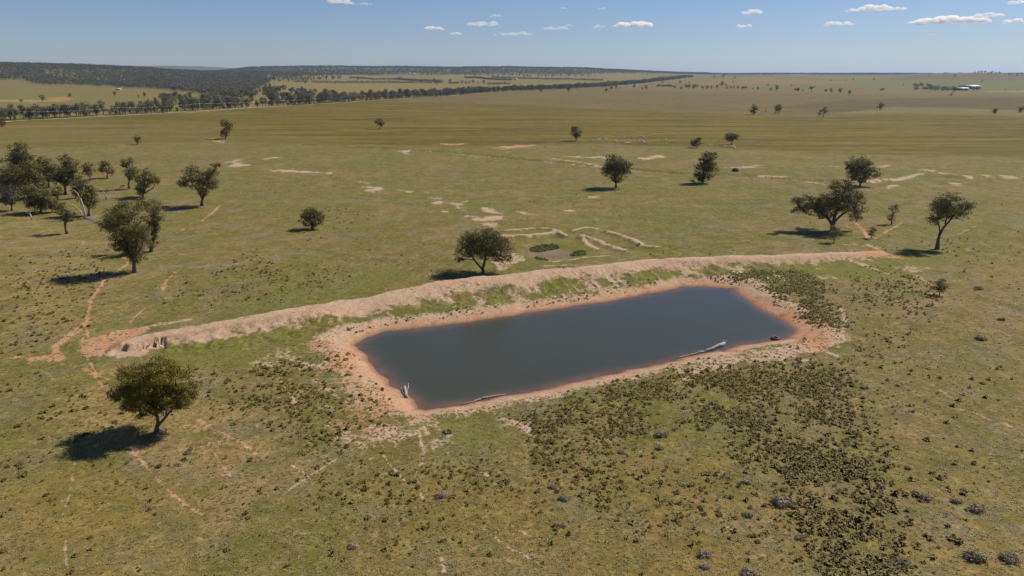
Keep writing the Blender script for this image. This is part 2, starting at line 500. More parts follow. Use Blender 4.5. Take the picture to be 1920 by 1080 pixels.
# greyer and browner patches in the near pasture
for pts, c in [([(0, 560), (0, 400), (180, 430), (230, 520), (180, 620), (60, 660)], (.180, .148, .088)),
               ([(230, 660), (420, 730), (600, 900), (420, 980), (250, 860), (120, 780)], (.205, .155, .095)),
               ([(1500, 480), (1900, 470), (2100, 800), (1700, 900), (1560, 700)], (.142, .122, .064)),
               ([(700, 900), (1100, 830), (1600, 900), (1500, 1200), (700, 1200)], (.158, .122, .056)),
               ([(1640, 900), (2100, 850), (2100, 1200), (1600, 1200)], (.168, .134, .066)),
               ([(0, 860), (320, 900), (300, 1200), (-200, 1200)], (.170, .130, .060)),
               ([(560, 440), (840, 400), (860, 500), (640, 520)], (.122, .108, .050)),
               ([(1200, 380), (1500, 360), (1480, 470), (1250, 470)], (.108, .108, .046))]:
    region(pts, c, None, .12)

k = sstep(8500, 9500, rad)[:, None]
base = base * (1 - k) + np.array([.055, .062, .05]) * k
def stroke(ch, pts, wd, st=1.0, world=None):
    """paint channel ch along a line: full inside the width, fading over half a width"""
    pw = world or [tuple(P(*p, False)[:2]) for p in pts]
    a = np.array(pw); mn = a.min(0); mx = a.max(0); pad = wd * 3
    m = np.where((x > mn[0] - pad) & (x < mx[0] + pad) & (y > mn[1] - pad) & (y < mx[1] + pad))[0]
    if not len(m): return
    if len(pw) == 1: pw = pw * 2
    d, _, _, _ = poly_dist(x[m], y[m], pw)
    wd_ = max(wd * .62, .17)
    v = st * (.35 + .65 * sstep(wd_ * 1.5, wd_ * .3, d)) * sstep(wd_ * 4.2, wd_ * .8, d * (1 + .9 * wob[m]))
    mask[m, ch] = np.maximum(mask[m, ch], v)
def blob(ch, pts, soft, st=1.0):
    pw = [tuple(P(*p, False)[:2]) for p in pts]
    a = np.array(pw); mn = a.min(0); mx = a.max(0); pad = soft * 2
    m = np.where((x > mn[0] - pad) & (x < mx[0] + pad) & (y > mn[1] - pad) & (y < mx[1] + pad))[0]
    if not len(m): return
    s = poly_sdf(x[m], y[m], pw) + wob[m] * soft * 3 + (wob3[m]) * soft * 4
    v = st * sstep(soft * 1.6, -soft * 1.3, s)
    mask[m, ch] = np.maximum(mask[m, ch], v)
D, R_, G_ = 0, 1, 2
# the embankment
nm = np.where((rad < 420) & (y > 40))[0]
d, side, cz, par = poly_dist(x[nm], y[nm], CREST, CRZ)
w_face = np.interp(par / par.max(), [0, .1, .3, .5, .7, 1], [3.6, 3.8, 3.8, 3.2, 3.2, 2.2])
fr = np.where(side > 0, sstep(w_face + 2.4, w_face - 1.6, d), sstep(3.4, 2.0, d))
fr = fr * np.where((side > 0) & (d > 1.8), .50 + .62 * fbm(x[nm], y[nm], 3.5, 171, 3), 1)
mask[nm, D] = np.maximum(mask[nm, D], fr * .98)
mask[nm, R_] = np.maximum(mask[nm, R_], .35 * fr * (side > 0))
# green front slope with rills, streaked
fs = (side > 0) & (d > w_face) & (d < 16) & (x[nm] > PZ(640, 600)[0])
st = fbm(par, d * .15, 2.2, 101, 3)
mask[nm, G_] = np.maximum(mask[nm, G_], fs * sstep(w_face - .5, w_face + 2, d) * .66)
mask[nm, D] = np.maximum(mask[nm, D], fs * sstep(.42, .72, st) * .60)
ps = poly_sdf(x[nm], y[nm], POND)
wsh = 3.2 + 2.2 * (fbm(x[nm], y[nm], 7, 105, 4) - .5)
wsh = wsh + 3.0 * sstep(-8, -26, x[nm]) * sstep(128, 108, y[nm]) + 3.6 * sstep(42, 54, x[nm]) + .6 * sstep(110, 95, y[nm])
mask[nm, D] = np.maximum(mask[nm, D], sstep(wsh + 3.2, wsh - 1.5, ps) * .96)
mask[nm, R_] = np.maximum(mask[nm, R_], .60 * sstep(5, 1, ps))
mask[nm, G_] *= sstep(wsh - 1, wsh + 1, ps)
pondm = np.zeros(len(x)); pondm[nm] = sstep(4, 2, ps)
Wd = lambda px, py: PZ(px, py)
# dirt spreading out round the dam
blob(D, [(600, 640), (650, 640), (690, 690), (740, 740), (790, 790), (750, 800), (690, 770), (640, 720), (600, 690)], 2.5, .60)
blob(D, [(500, 655), (600, 640), (700, 700), (780, 790), (800, 840), (700, 840), (600, 770), (510, 740)], 3.5, .40)
blob(R_, [(580, 640), (650, 640), (740, 760), (690, 790), (620, 720)], 3, .9)
stroke(D, [(520, 668), (560, 678), (610, 690), (650, 720), (690, 770), (720, 800)], .8, .62)
stroke(D, [(555, 690), (600, 720), (640, 750), (680, 790), (700, 820)], .6, .58)
stroke(D, [(505, 725), (525, 712), (545, 742), (560, 765)], .4, .62)
stroke(D, [(700, 800), (760, 812), (800, 812)], 1.0, .95)
blob(D, [(720, 808), (790, 806), (775, 816), (740, 838), (705, 820)], .9, .85)
blob(D, [(900, 775), (960, 750), (990, 755), (960, 780), (990, 805), (975, 808), (930, 790)], 1.2, .85)
stroke(D, [(960, 790), (985, 800), (995, 812)], .8, .9)
blob(D, [(1250, 690), (1340, 665), (1400, 670), (1360, 700), (1280, 712)], 1.6, .78)
blob(D, [(1400, 655), (1500, 640), (1575, 640), (1560, 660), (1480, 668), (1400, 672)], 1.6, .74)
blob(D, [(1490, 585), (1530, 610), (1575, 625), (1580, 650), (1520, 650), (1490, 640)], 2.0, .85)
blob(R_, [(1380, 540), (1440, 560), (1520, 600), (1560, 620), (1540, 650), (1490, 640), (1460, 590)], 2.5, 1.0)
blob(D, [(1370, 536), (1420, 545), (1470, 560), (1500, 590), (1480, 600), (1430, 575)], 1.6, .95)
stroke(D, [(1575, 575), (1585, 600), (1580, 625), (1570, 650)], .7, .75)
stroke(D, [(1555, 662), (1565, 666)], .9, .95); stroke(D, [(1500, 676), (1518, 674)], 1.0, .95)
# left end of the bank
blob(D, [(165, 640), (215, 622), (300, 606), (255, 625), (240, 645), (290, 655), (262, 668), (200, 672), (165, 668)], .9, .88)
blob(R_, [(150, 600), (260, 610), (250, 640), (150, 690)], 3, .8)
stroke(D, [(165, 645), (200, 632), (240, 622), (300, 608), (350, 600)], .8, .8)
# stock tracks on the left
LT = [([(205, 478), (235, 484), (240, 495), (195, 525)], .9, .8), ([(196, 525), (172, 560), (165, 590), (160, 610), (125, 635), (108, 650), (95, 675)], .7, 1.1),
      ([(160, 605), (130, 628), (105, 650)], 1.1, 1), ([(60, 672), (95, 668), (110, 672)], 1.4, 1), ([(105, 655), (112, 675)], 1.3, .95), ([(0, 702), (30, 690), (65, 676)], .35, .9), ([(25, 668), (60, 672)], .9, .8),
      ([(108, 680), (150, 690), (175, 705), (192, 722)], .4, .85), ([(155, 632), (157, 660), (175, 690), (178, 705), (192, 725)], .28, .95),
      ([(160, 612), (168, 640), (155, 660)], .25, .9), ([(240, 608), (255, 592), (272, 578)], .25, .9), ([(160, 692), (205, 712)], .8, .8),
      ([(310, 505), (330, 510), (312, 525), (305, 545)], .7, .85), ([(250, 532), (285, 520), (315, 512)], .5, .7), ([(280, 482), (330, 478), (350, 476)], 1.2, .6),
      ([(378, 414), (400, 398), (412, 385)], .6, .95), ([(400, 378), (412, 384)], .5, .8), ([(330, 438), (350, 427)], .45, .9), ([(155, 460), (158, 445), (150, 435)], .3, .6)]
for p, wd, s in LT: stroke(D, p, wd * .8, s * .9); stroke(R_, p, wd * 3, .75)
# bare ground round the big tree
for p, wd, s in [([(370, 785), (400, 805), (440, 822), (480, 850)], .45, .95), ([(385, 815), (395, 840), (415, 870), (432, 893)], .3, 1), ([(245, 845), (262, 860), (300, 905), (345, 945), (380, 965)], .22, 1),
                 ([(340, 800), (400, 800), (420, 825), (380, 835)], 1.3, .62), ([(330, 845), (390, 835)], .8, .6), ([(400, 812), (415, 830)], .8, .8), ([(250, 845), (255, 850)], .6, .95)]:
    stroke(D, p, wd * .8, s * .72); stroke(R_, p, wd * 4, .6)
# faint tracks through the near pasture
for p, wd, s in [([(528, 930), (560, 905), (600, 880), (645, 852)], .22, 1), ([(548, 874), (578, 892)], .28, .95), ([(664, 880), (680, 870), (712, 850)], .35, .8), ([(714, 846), (728, 868), (745, 885), (758, 900)], .3, 1.05),
                 ([(786, 815), (796, 852), (790, 870), (778, 892), (785, 915), (793, 935)], .18, .95), ([(828, 1045), (830, 1062), (835, 1085)], .22, 1), ([(885, 980), (920, 1002), (960, 1030), (1010, 1055)], .15, .85),
                 ([(122, 1015), (124, 1050), (132, 1085)], .2, .95), ([(118, 965), (128, 935), (140, 870)], .15, .7), ([(430, 1000), (465, 1025)], .12, .7),
                 ([(1745, 720), (1830, 775), (1880, 800)], .18, .85), ([(1880, 790), (1925, 820)], .2, .8), ([(1360, 985), (1375, 995)], .12, .9), ([(900, 885), (915, 892)], .14, .9),
                 ([(960, 985), (1000, 1010)], .13, .8)]:
    stroke(D, p, wd * .8, s * .74)
# right end of the bank
for p, wd, s, rd in [([(1605, 420), (1618, 430), (1628, 448)], 1.1, .95, 1), ([(1640, 448), (1660, 435), (1690, 418)], 1.0, .85, .9), ([(1625, 457), (1640, 465), (1655, 472), (1690, 485)], 1.1, 1, .6),
                     ([(1600, 458), (1620, 462)], .8, .9, .3), ([(1715, 515), (1740, 530), (1750, 540)], .8, .9, 1), ([(1745, 550), (1770, 553)], .8, .9, 1), ([(1810, 465), (1815, 480)], 1.6, .62, 1),
                     ([(1795, 440), (1830, 424)], .5, .8, .4), ([(1580, 458), (1612, 460)], .7, .75, .2), ([(1640, 480), (1700, 484)], 2.5, .55, .8)]:
    stroke(D, p, wd * .7, s * .82); stroke(R_, p, wd * 2.5, rd)
# scalds in the middle distance
SC = [([(690, 350), (708, 352), (712, 360), (700, 366), (685, 362)], 1.2), ([(662, 338), (690, 340), (693, 344), (668, 342)], .9), ([(786, 356), (806, 360), (822, 374), (806, 372), (796, 362)], 1.1),
      ([(745, 356), (776, 359), (770, 361)], .8), ([(808, 380), (824, 378), (818, 383)], .9), ([(848, 382), (882, 376), (862, 388), (872, 396), (850, 394), (838, 392), (852, 388)], 1.3),
      ([(868, 402), (900, 408), (940, 404), (942, 412), (905, 414), (885, 412)], 1.2), ([(900, 386), (925, 390), (942, 402), (925, 400), (905, 396)], 1.0), ([(905, 418), (930, 420), (920, 427), (908, 424)], 1.1),
      ([(975, 396), (990, 400), (1010, 403), (990, 403)], .9), ([(812, 392), (840, 396), (862, 400), (850, 402)], .8),
      ([(425, 302), (450, 300), (456, 312), (440, 314)], 1.8), ([(484, 297), (548, 292), (520, 297), (495, 300)], 1.6), ([(752, 283), (766, 278), (764, 290), (754, 291)], 1.6),
      ([(500, 320), (540, 323), (580, 324), (610, 324), (580, 321), (530, 318)], .9), ([(610, 323), (625, 320), (618, 326)], .9), ([(790, 283), (800, 282), (795, 284)], .9),
      ([(395, 260), (425, 266), (410, 272)], 2), ([(930, 275), (970, 272), (1010, 272), (975, 278), (940, 280)], 2.5), ([(810, 270), (880, 268), (860, 272)], 2.2),
      ([(1060, 293), (1120, 293), (1150, 297), (1100, 297)], 2.0), ([(1200, 296), (1240, 290), (1235, 297), (1205, 300)], 2.0), ([(1105, 368), (1122, 368), (1118, 372), (1108, 371)], 1.0),
      ([(1186, 318), (1198, 320), (1192, 322)], 1.2), ([(1220, 321), (1248, 323), (1235, 324)], .9), ([(1010, 402), (1025, 404)], .7), ([(1000, 461), (1005, 466), (1000, 470)], .6),
      ([(1345, 313), (1370, 314), (1400, 313), (1420, 310), (1400, 316)], 1.6), ([(1546, 312), (1580, 311), (1575, 314)], 1.8), ([(1650, 312), (1670, 313)], 1.8), ([(1730, 318), (1760, 318), (1745, 320)], 1.4),
      ([(1785, 344), (1805, 342), (1795, 348)], 1.2), ([(1740, 350), (1755, 351)], 1), ([(1655, 352), (1680, 346), (1665, 353)], 1.0), ([(1520, 342), (1560, 345), (1545, 346)], 1.4), ([(1060, 395), (1080, 396)], .6)]
for p, s in SC:
    if len(p) == 2: p = [p[0], ((p[0][0] + p[1][0]) / 2, p[0][1] - 1.5), p[1], ((p[0][0] + p[1][0]) / 2, p[0][1] + 1.5)]
    blob(D, p, s * 1.5, .82)
blob(R_, [(1100, 366), (1125, 366), (1125, 374), (1100, 374)], 2, 1); blob(R_, [(800, 264), (1020, 264), (1020, 282), (800, 276)], 4, .8)
stroke(D, [(500, 318), (540, 321), (610, 324), (680, 340)], .5, .7)
# gully lips
stroke(D, None, 1.6, .55, world=GULLY)
for p, wd, s in [([(840, 287), (880, 290), (935, 295)], 1.6, .9), ([(1030, 297), (1080, 303), (1130, 311)], 1.6, .9), ([(1185, 318), (1250, 324)], 1.3, .9), ([(1420, 328), (1500, 333)], 1.5, .8),
                 ([(1600, 339), (1680, 334), (1730, 325)], 1.6, .9), ([(1730, 318), (1760, 324), (1820, 330)], 1.4, .9), ([(1845, 328), (1930, 331)], 1.8, 1), ([(1560, 338), (1600, 341)], 1.8, .7)]:
    stroke(D, p, wd, s)
blob(R_, [(1540, 334), (1600, 336), (1600, 346), (1540, 344)], 3, 1)
# spoil banks round the silted hollow, and bare ground under the tree beside it
for pts, hh, ww in SPOIL: stroke(D, None, ww * .7, .98, world=pts)
blob(D, [(925, 484), (965, 476), (985, 485), (960, 496), (940, 502), (922, 494)], 1.2, .88)
stroke(D, [(1040, 490), (1100, 482), (1145, 479)], .9, .72); stroke(D, [(1020, 498), (1080, 496)], .9, .7); stroke(D, [(1125, 378), (1130, 380)], .7, .1)
for p in [[(1010, 455), (1080, 452), (1120, 470), (1090, 490), (1000, 488), (980, 470)], [(985, 432), (1045, 434), (1040, 438), (960, 442)]]: blob(G_, p, 2.5, .8)
# lush patches
for p, s, k in [([(866, 378), (895, 375), (905, 385), (895, 396), (880, 394)], 1.5, 1.2), ([(700, 338), (760, 345), (800, 352), (880, 372), (820, 368), (740, 356)], 4, .75), ([(905, 383), (960, 396), (980, 404), (940, 400)], 3, .9),
                ([(560, 560), (640, 520), (720, 500), (740, 520), (640, 560), (560, 580)], 3, .62), ([(330, 660), (560, 615), (600, 650), (560, 680), (470, 690), (380, 690)], 4, .75),
                ([(1340, 520), (1440, 508), (1560, 500), (1640, 500), (1600, 520), (1500, 535), (1430, 540), (1380, 532)], 3, 1.0), ([(480, 600), (600, 590), (640, 605), (560, 640), (480, 650)], 3, .5),
                ([(0, 880), (160, 870), (260, 920), (120, 980), (0, 960)], 4, .45), ([(760, 790), (860, 785), (980, 800), (1060, 850), (900, 870), (780, 830)], 3, .55), ([(1080, 830), (1150, 850), (1200, 950), (1120, 960)], 3, .5),
                ([(1560, 810), (1660, 850), (1700, 980), (1600, 1080), (1520, 960)], 4, .5), ([(380, 270), (560, 276), (760, 282), (560, 282)], 6, .55), ([(1150, 300), (1240, 315), (1170, 320)], 3, .3),
                ([(1685, 470), (1710, 440), (1760, 400), (1860, 350), (1840, 370), (1720, 455)], 3, .45), ([(1690, 325), (1750, 326), (1740, 338), (1690, 336)], 2, .8), ([(560, 360), (680, 350), (680, 420), (580, 400)], 6, .35),
                ([(760, 890), (820, 860), (850, 1000), (800, 1020)], 3, .4), ([(1300, 760), (1500, 700), (1560, 800), (1440, 900), (1330, 830)], 4, .45), ([(0, 250), (120, 258), (60, 270), (0, 272)], 6, .5),
                ([(990, 485), (1100, 480), (1060, 500), (960, 500)], 2.5, .5), ([(440, 560), (560, 540), (560, 590), (480, 585), (400, 590)], 4, .5), ([(690, 500), (740, 520), (730, 545), (600, 565), (640, 540)], 3, .7)]:
    blob(G_, p, s, k)
# silt in the hollow
base_s = poly_sdf(x, y, SINK)
k = sstep(.5, -.8, base_s)
mask[:, G_] *= (1 - k); mask[:, D] = np.maximum(mask[:, D] * (1 - k), 0)
base = base * (1 - k[:, None]) + np.array([.24, .195, .19]) * k[:, None]
mask[:, 3] = np.maximum(mask[:, 3], k)
base *= np.where(mask[:, 3:4] < .3, np.array([[1.16, 1.06, .58]]), np.array([[.92, .84, .50]]))
# forest litter darkens the soil colour under the far woods
V = np.stack([x, y, Z], 1)

# -- normals of the whole sheet, so that pieces of it join without a seam
G = V.reshape(nr, nc, 3)
du = np.gradient(G, axis=1); dv = np.gradient(G, axis=0)
nrm = np.cross(du, dv); nrm /= (np.linalg.norm(nrm, axis=2, keepdims=True) + 1e-12)
nrm[nrm[..., 2] < 0] *= -1
nrm = nrm.reshape(-1, 3)
ii = np.arange(nr * nc).reshape(nr, nc)
F = np.stack([ii[:-1, :-1], ii[:-1, 1:], ii[1:, 1:], ii[1:, :-1]], -1).reshape(-1, 4)
F = F[:, ::-1] if float(np.cross(V[F[5000 + nc * 50, 1]] - V[F[5000 + nc * 50, 0]], V[F[5000 + nc * 50, 2]] - V[F[5000 + nc * 50, 0]])[2]) < 0 else F
fc = F[:, 0]
cls = np.zeros(len(x), int)
trk = np.zeros(len(x), bool)
cls[(mask[:, D] > .62)] = 1
cls[(rad > 2300) & (Z > 12)] = 4
tmp = np.zeros(len(x), int)
tmp[nm[(((side > 0) & (d < w_face + .5)) | ((side <= 0) & (d < 3.5)))]] = 2
cls[tmp == 2] = 2
tmp[:] = 0
tmp[nm[ps < wsh]] = 3
cls[tmp == 3] = 3
fcl = cls[fc]
for c, nme in ((0, 'ground'), (1, 'bare_soil'), (2, 'embankment'), (3, 'pond_shore'), (4, 'hills')):
    f = F[fcl == c]
    if not len(f): continue
    used = np.unique(f)
    rm = np.zeros(len(x), np.int64); rm[used] = np.arange(len(used))
    me = mesh_np(nme, V[used], rm[f], M_ground, True, {'base': base[used], 'mask': mask[used], 'pond': pondm[used]})
    me.normals_split_custom_set_from_vertices(nrm[used].astype(np.float32))
    tag(obj(nme, me), kind='structure')

# ------------------------------------------------------------------ water
def water_material():
    m, t, out = mat('turbid_pond_water')
    b = N(t, 'ShaderNodeBsdfPrincipled')
    g = N(t, 'ShaderNodeNewGeometry')
    b.inputs['Base Color'].default_value = (.048, .051, .030, 1)
    b.inputs['IOR'].default_value = 1.33
    wn = N(t, 'ShaderNodeTexNoise'); wn.inputs['Scale'].default_value = .06; wn.inputs['Detail'].default_value = 4; t.links.new(g.outputs['Position'], wn.inputs['Vector'])
    wr = N(t, 'ShaderNodeMapRange'); wr.inputs[1].default_value = .38; wr.inputs[2].default_value = .62; wr.inputs[3].default_value = .06; wr.inputs[4].default_value = .24; t.links.new(wn.outputs[0], wr.inputs[0]); t.links.new(wr.outputs[0], b.inputs['Roughness'])
    n = N(t, 'ShaderNodeTexNoise'); n.inputs['Scale'].default_value = 2.6; n.inputs['Detail'].default_value = 4
    mp = N(t, 'ShaderNodeMapping'); mp.inputs['Scale'].default_value = (1, 1.6, 1)
    t.links.new(g.outputs['Position'], mp.inputs[0]); t.links.new(mp.outputs[0], n.inputs['Vector'])
    bp = N(t, 'ShaderNodeBump'); bp.inputs['Distance'].default_value = .06
    wb = N(t, 'ShaderNodeMapRange'); wb.inputs[1].default_value = .38; wb.inputs[2].default_value = .62; wb.inputs[3].default_value = .15; wb.inputs[4].default_value = .5; t.links.new(wn.outputs[0], wb.inputs[0]); t.links.new(wb.outputs[0], bp.inputs['Strength'])
    t.links.new(n.outputs[0], bp.inputs['Height']); t.links.new(bp.outputs[0], b.inputs['Normal'])
    # shallows show the red mud through
    sh = N(t, 'ShaderNodeAttribute', attribute_name='shallow')
    mx = N(t, 'ShaderNodeMix', data_type='RGBA')
    n2 = N(t, 'ShaderNodeTexNoise'); n2.inputs['Scale'].default_value = .5; t.links.new(g.outputs['Position'], n2.inputs['Vector'])
    ma = N(t, 'ShaderNodeMath', operation='MULTIPLY'); t.links.new(sh.outputs['Fac'], ma.inputs[0]); t.links.new(n2.outputs[0], ma.inputs[1])
    ma2 = N(t, 'ShaderNodeMath', operation='MULTIPLY'); t.links.new(ma.outputs[0], ma2.inputs[0]); ma2.inputs[1].default_value = 1.5; ma2.use_clamp = True
    t.links.new(ma2.outputs[0], mx.inputs['Factor'])
    cs = [i for i in mx.inputs if i.type == 'RGBA']
    cs[0].default_value = (.048, .051, .030, 1); cs[1].default_value = (.15, .085, .055, 1)
    t.links.new([o for o in mx.outputs if o.type == 'RGBA'][0], b.inputs['Base Color'])
    t.links.new(b.outputs[0], out.inputs[0])
    return m
pw = np.array(POND)
gx, gy = np.meshgrid(np.arange(pw[:, 0].min() - 4, pw[:, 0].max() + 4, .8), np.arange(pw[:, 1].min() - 4, pw[:, 1].max() + 4, .8))
wi = np.arange(gx.size).reshape(gx.shape)
wf = np.stack([wi[:-1, :-1], wi[:-1, 1:], wi[1:, 1:], wi[1:, :-1]], -1).reshape(-1, 4)
sdw = poly_sdf(gx.ravel(), gy.ravel(), POND)
wf = wf[sdw[wf[:, 0]] < 2.0]
us = np.unique(wf); rm = np.zeros(gx.size, int); rm[us] = np.arange(len(us))
shal = sstep(-2.6 - 3 * fbm(gx.ravel(), gy.ravel(), 7, 191, 3), .5, sdw) ** 2
me = mesh_np('pond_water', np.stack([gx.ravel(), gy.ravel(), np.full(gx.size, WZ)], 1)[us], rm[wf], water_material(), True, {'shallow': shal[us]})
tag(obj('pond_water', me), kind='structure')

# ------------------------------------------------------------------ foliage
def leaf_material(name, c1, c2, trans=.22, ns=.35, rv=(.8, 1.2)):
    m, t, out = mat(name)
    L = t.links.new
    g = N(t, 'ShaderNodeNewGeometry')
    oi = N(t, 'ShaderNodeObjectInfo')
    n = N(t, 'ShaderNodeTexNoise'); n.inputs['Scale'].default_value = ns; n.inputs['Detail'].default_value = 3
    L(g.outputs['Position'], n.inputs['Vector'])
    at = N(t, 'ShaderNodeAttribute', attribute_name='tint')
    a = N(t, 'ShaderNodeMath', operation='ADD'); L(n.outputs[0], a.inputs[0]); L(at.outputs['Fac'], a.inputs[1])
    r = N(t, 'ShaderNodeMapRange'); r.inputs[1].default_value = .55; r.inputs[2].default_value = 1.45
    L(a.outputs[0], r.inputs[0])
    mx = N(t, 'ShaderNodeMix', data_type='RGBA'); cs = [i for i in mx.inputs if i.type == 'RGBA']
    cs[0].default_value = (*c1, 1); cs[1].default_value = (*c2, 1); L(r.outputs[0], mx.inputs['Factor'])
    col = [o for o in mx.outputs if o.type == 'RGBA'][0]
    r2 = N(t, 'ShaderNodeMapRange'); L(oi.outputs['Random'], r2.inputs[0]); r2.inputs[3].default_value = rv[0]; r2.inputs[4].default_value = rv[1]
    s = N(t, 'ShaderNodeVectorMath', operation='SCALE'); L(col, s.inputs[0]); L(r2.outputs[0], s.inputs['Scale'])
    d = N(t, 'ShaderNodeBsdfPrincipled'); d.inputs['Roughness'].default_value = .55; d.inputs['Specular IOR Level'].default_value = .25
    L(s.outputs[0], d.inputs['Base Color'])
    tr = N(t, 'ShaderNodeBsdfTranslucent'); L(s.outputs[0], tr.inputs[0])
    ms = N(t, 'ShaderNodeMixShader'); ms.inputs[0].default_value = trans
    L(d.outputs[0], ms.inputs[1]); L(tr.outputs[0], ms.inputs[2]); L(ms.outputs[0], out.inputs[0])
    return m
M_leaf = leaf_material('gum_leaves', (.056, .054, .014), (.225, .185, .050))
M_leaf_big = leaf_material('olive_gum_leaves', (.060, .058, .006), (.245, .195, .020))
M_leaf_grey = leaf_material('grey_leaves', (.075, .072, .050), (.150, .135, .095))
M_leaf_far = leaf_material('far_tree_leaves', (.075, .076, .042), (.175, .160, .092), .2, .05, (.6, 1.35))
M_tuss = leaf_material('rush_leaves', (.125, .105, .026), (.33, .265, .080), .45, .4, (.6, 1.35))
M_reed = leaf_material('reed_leaves', (.060, .085, .016), (.140, .165, .036), .35, .6)
M_bush = leaf_material('saltbush_leaves', (.20, .158, .095), (.43, .35, .225), .1, .8)
M_bark = simple('grey_brown_bark', (.11, .085, .065), .9, 0, .35, 2.5, .4)
M_dead = simple('bleached_dead_wood', (.38, .33, .27), .8, 0, .25, 3, .3)
M_log = simple('weathered_grey_log', (.30, .265, .225), .8, 0, .35, 5, .5)

def tube(pts, rads, sides=7, jit=0.0, seed=0):
    pts = [np.array(p, float) for p in pts]
    rg = np.random.default_rng(seed)
    V = []; F = []
    n = len(pts)
    for i, p in enumerate(pts):
        tdir = pts[min(i + 1, n - 1)] - pts[max(i - 1, 0)]
        tdir /= np.linalg.norm(tdir) + 1e-9
        up = np.array([0, 1, .3]) if abs(tdir[1]) < .8 else np.array([1, 0, 0])
        a = np.cross(tdir, up); a /= np.linalg.norm(a); b = np.cross(tdir, a)
        for k in range(sides):
            an = 2 * math.pi * k / sides
            rr_ = rads[i] * (1 + jit * (rg.random() - .5))
            V.append(p + rr_ * (math.cos(an) * a + math.sin(an) * b))
    for i in range(n - 1):
        for k in range(sides):
            F.append((i * sides + k, i * sides + (k + 1) % sides, (i + 1) * sides + (k + 1) % sides, (i + 1) * sides + k))
    V.append(pts[0]); V.append(pts[-1])
    T = []
    for k in range(sides):
        T.append((n * sides, (k + 1) % sides, k)); T.append((n * sides + 1, (n - 1) * sides + k, (n - 1) * sides + (k + 1) % sides))
    return np.array(V), np.array(F), np.array(T)

def join(parts):
    V = []; Q = []; T = []; o = 0
    for v, q, t_ in parts:
        V.append(v); Q.append(q + o); T.append(t_ + o); o += len(v)
    return np.concatenate(V), [np.concatenate(Q), np.concatenate(T)]

def leaves(blobs, size, cover, rg, sub=.30, shell=True):
    """blobs: (cx,cy,cz, rx,ry,rz).  Many small leaf sprays set on clumps spread through each blob."""
    Vs = []; tint = []
    for (cx, cy, cz, rx, ry, rz) in blobs:
        c0 = np.array([cx, cy, cz]); R0 = np.array([rx, ry, rz])
        rm_ = (rx * ry * rz) ** (1 / 3)
        sr = max(rm_ * sub, size * 1.2)
        nsub = int(max(6, 1.35 * (rx * rz + ry * rz + rx * ry) / (sr * sr)))
        dirs = rg.normal(size=(nsub, 3)); dirs /= np.linalg.norm(dirs, axis=1)[:, None]
        rad_ = (rg.random(nsub) ** .36) * .95
        sc_ = c0 + dirs * R0 * rad_[:, None] + rg.normal(size=(nsub, 3)) * sr * .25
        ssz = sr * (.65 + .8 * rg.random(nsub))
        tn = rg.random(nsub)
        nl = np.maximum(6, (cover * 6.0 * ssz ** 2 / size ** 2).astype(int))
        idx = np.repeat(np.arange(nsub), nl)
        n = len(idx)
        d2 = rg.normal(size=(n, 3)); d2 /= np.linalg.norm(d2, axis=1)[:, None]
        p = sc_[idx] + d2 * (ssz[idx] * (rg.random(n) ** .22))[:, None] * np.array([1.15, 1.15, .72])
        nn = d2 + rg.normal(size=(n, 3)) * .38; nn[:, 2] += .2
        nn /= np.linalg.norm(nn, axis=1)[:, None]
        a = np.cross(nn, rg.normal(size=(n, 3))); a /= np.linalg.norm(a, axis=1)[:, None]
        b = np.cross(nn, a)
        s = size * (.55 + .8 * rg.random(n))[:, None]
        q = np.stack([p - a * s * .5, p + b * s * .32, p + a * s * .5, p - b * s * .32], 1)
        Vs.append(q.reshape(-1, 3)); tint.append(np.repeat(tn[idx] * .75 + rg.random(n) * .3, 4))
    V = np.concatenate(Vs); tint = np.concatenate(tint)
    F = np.arange(len(V)).reshape(-1, 4)
    return V, F, tint

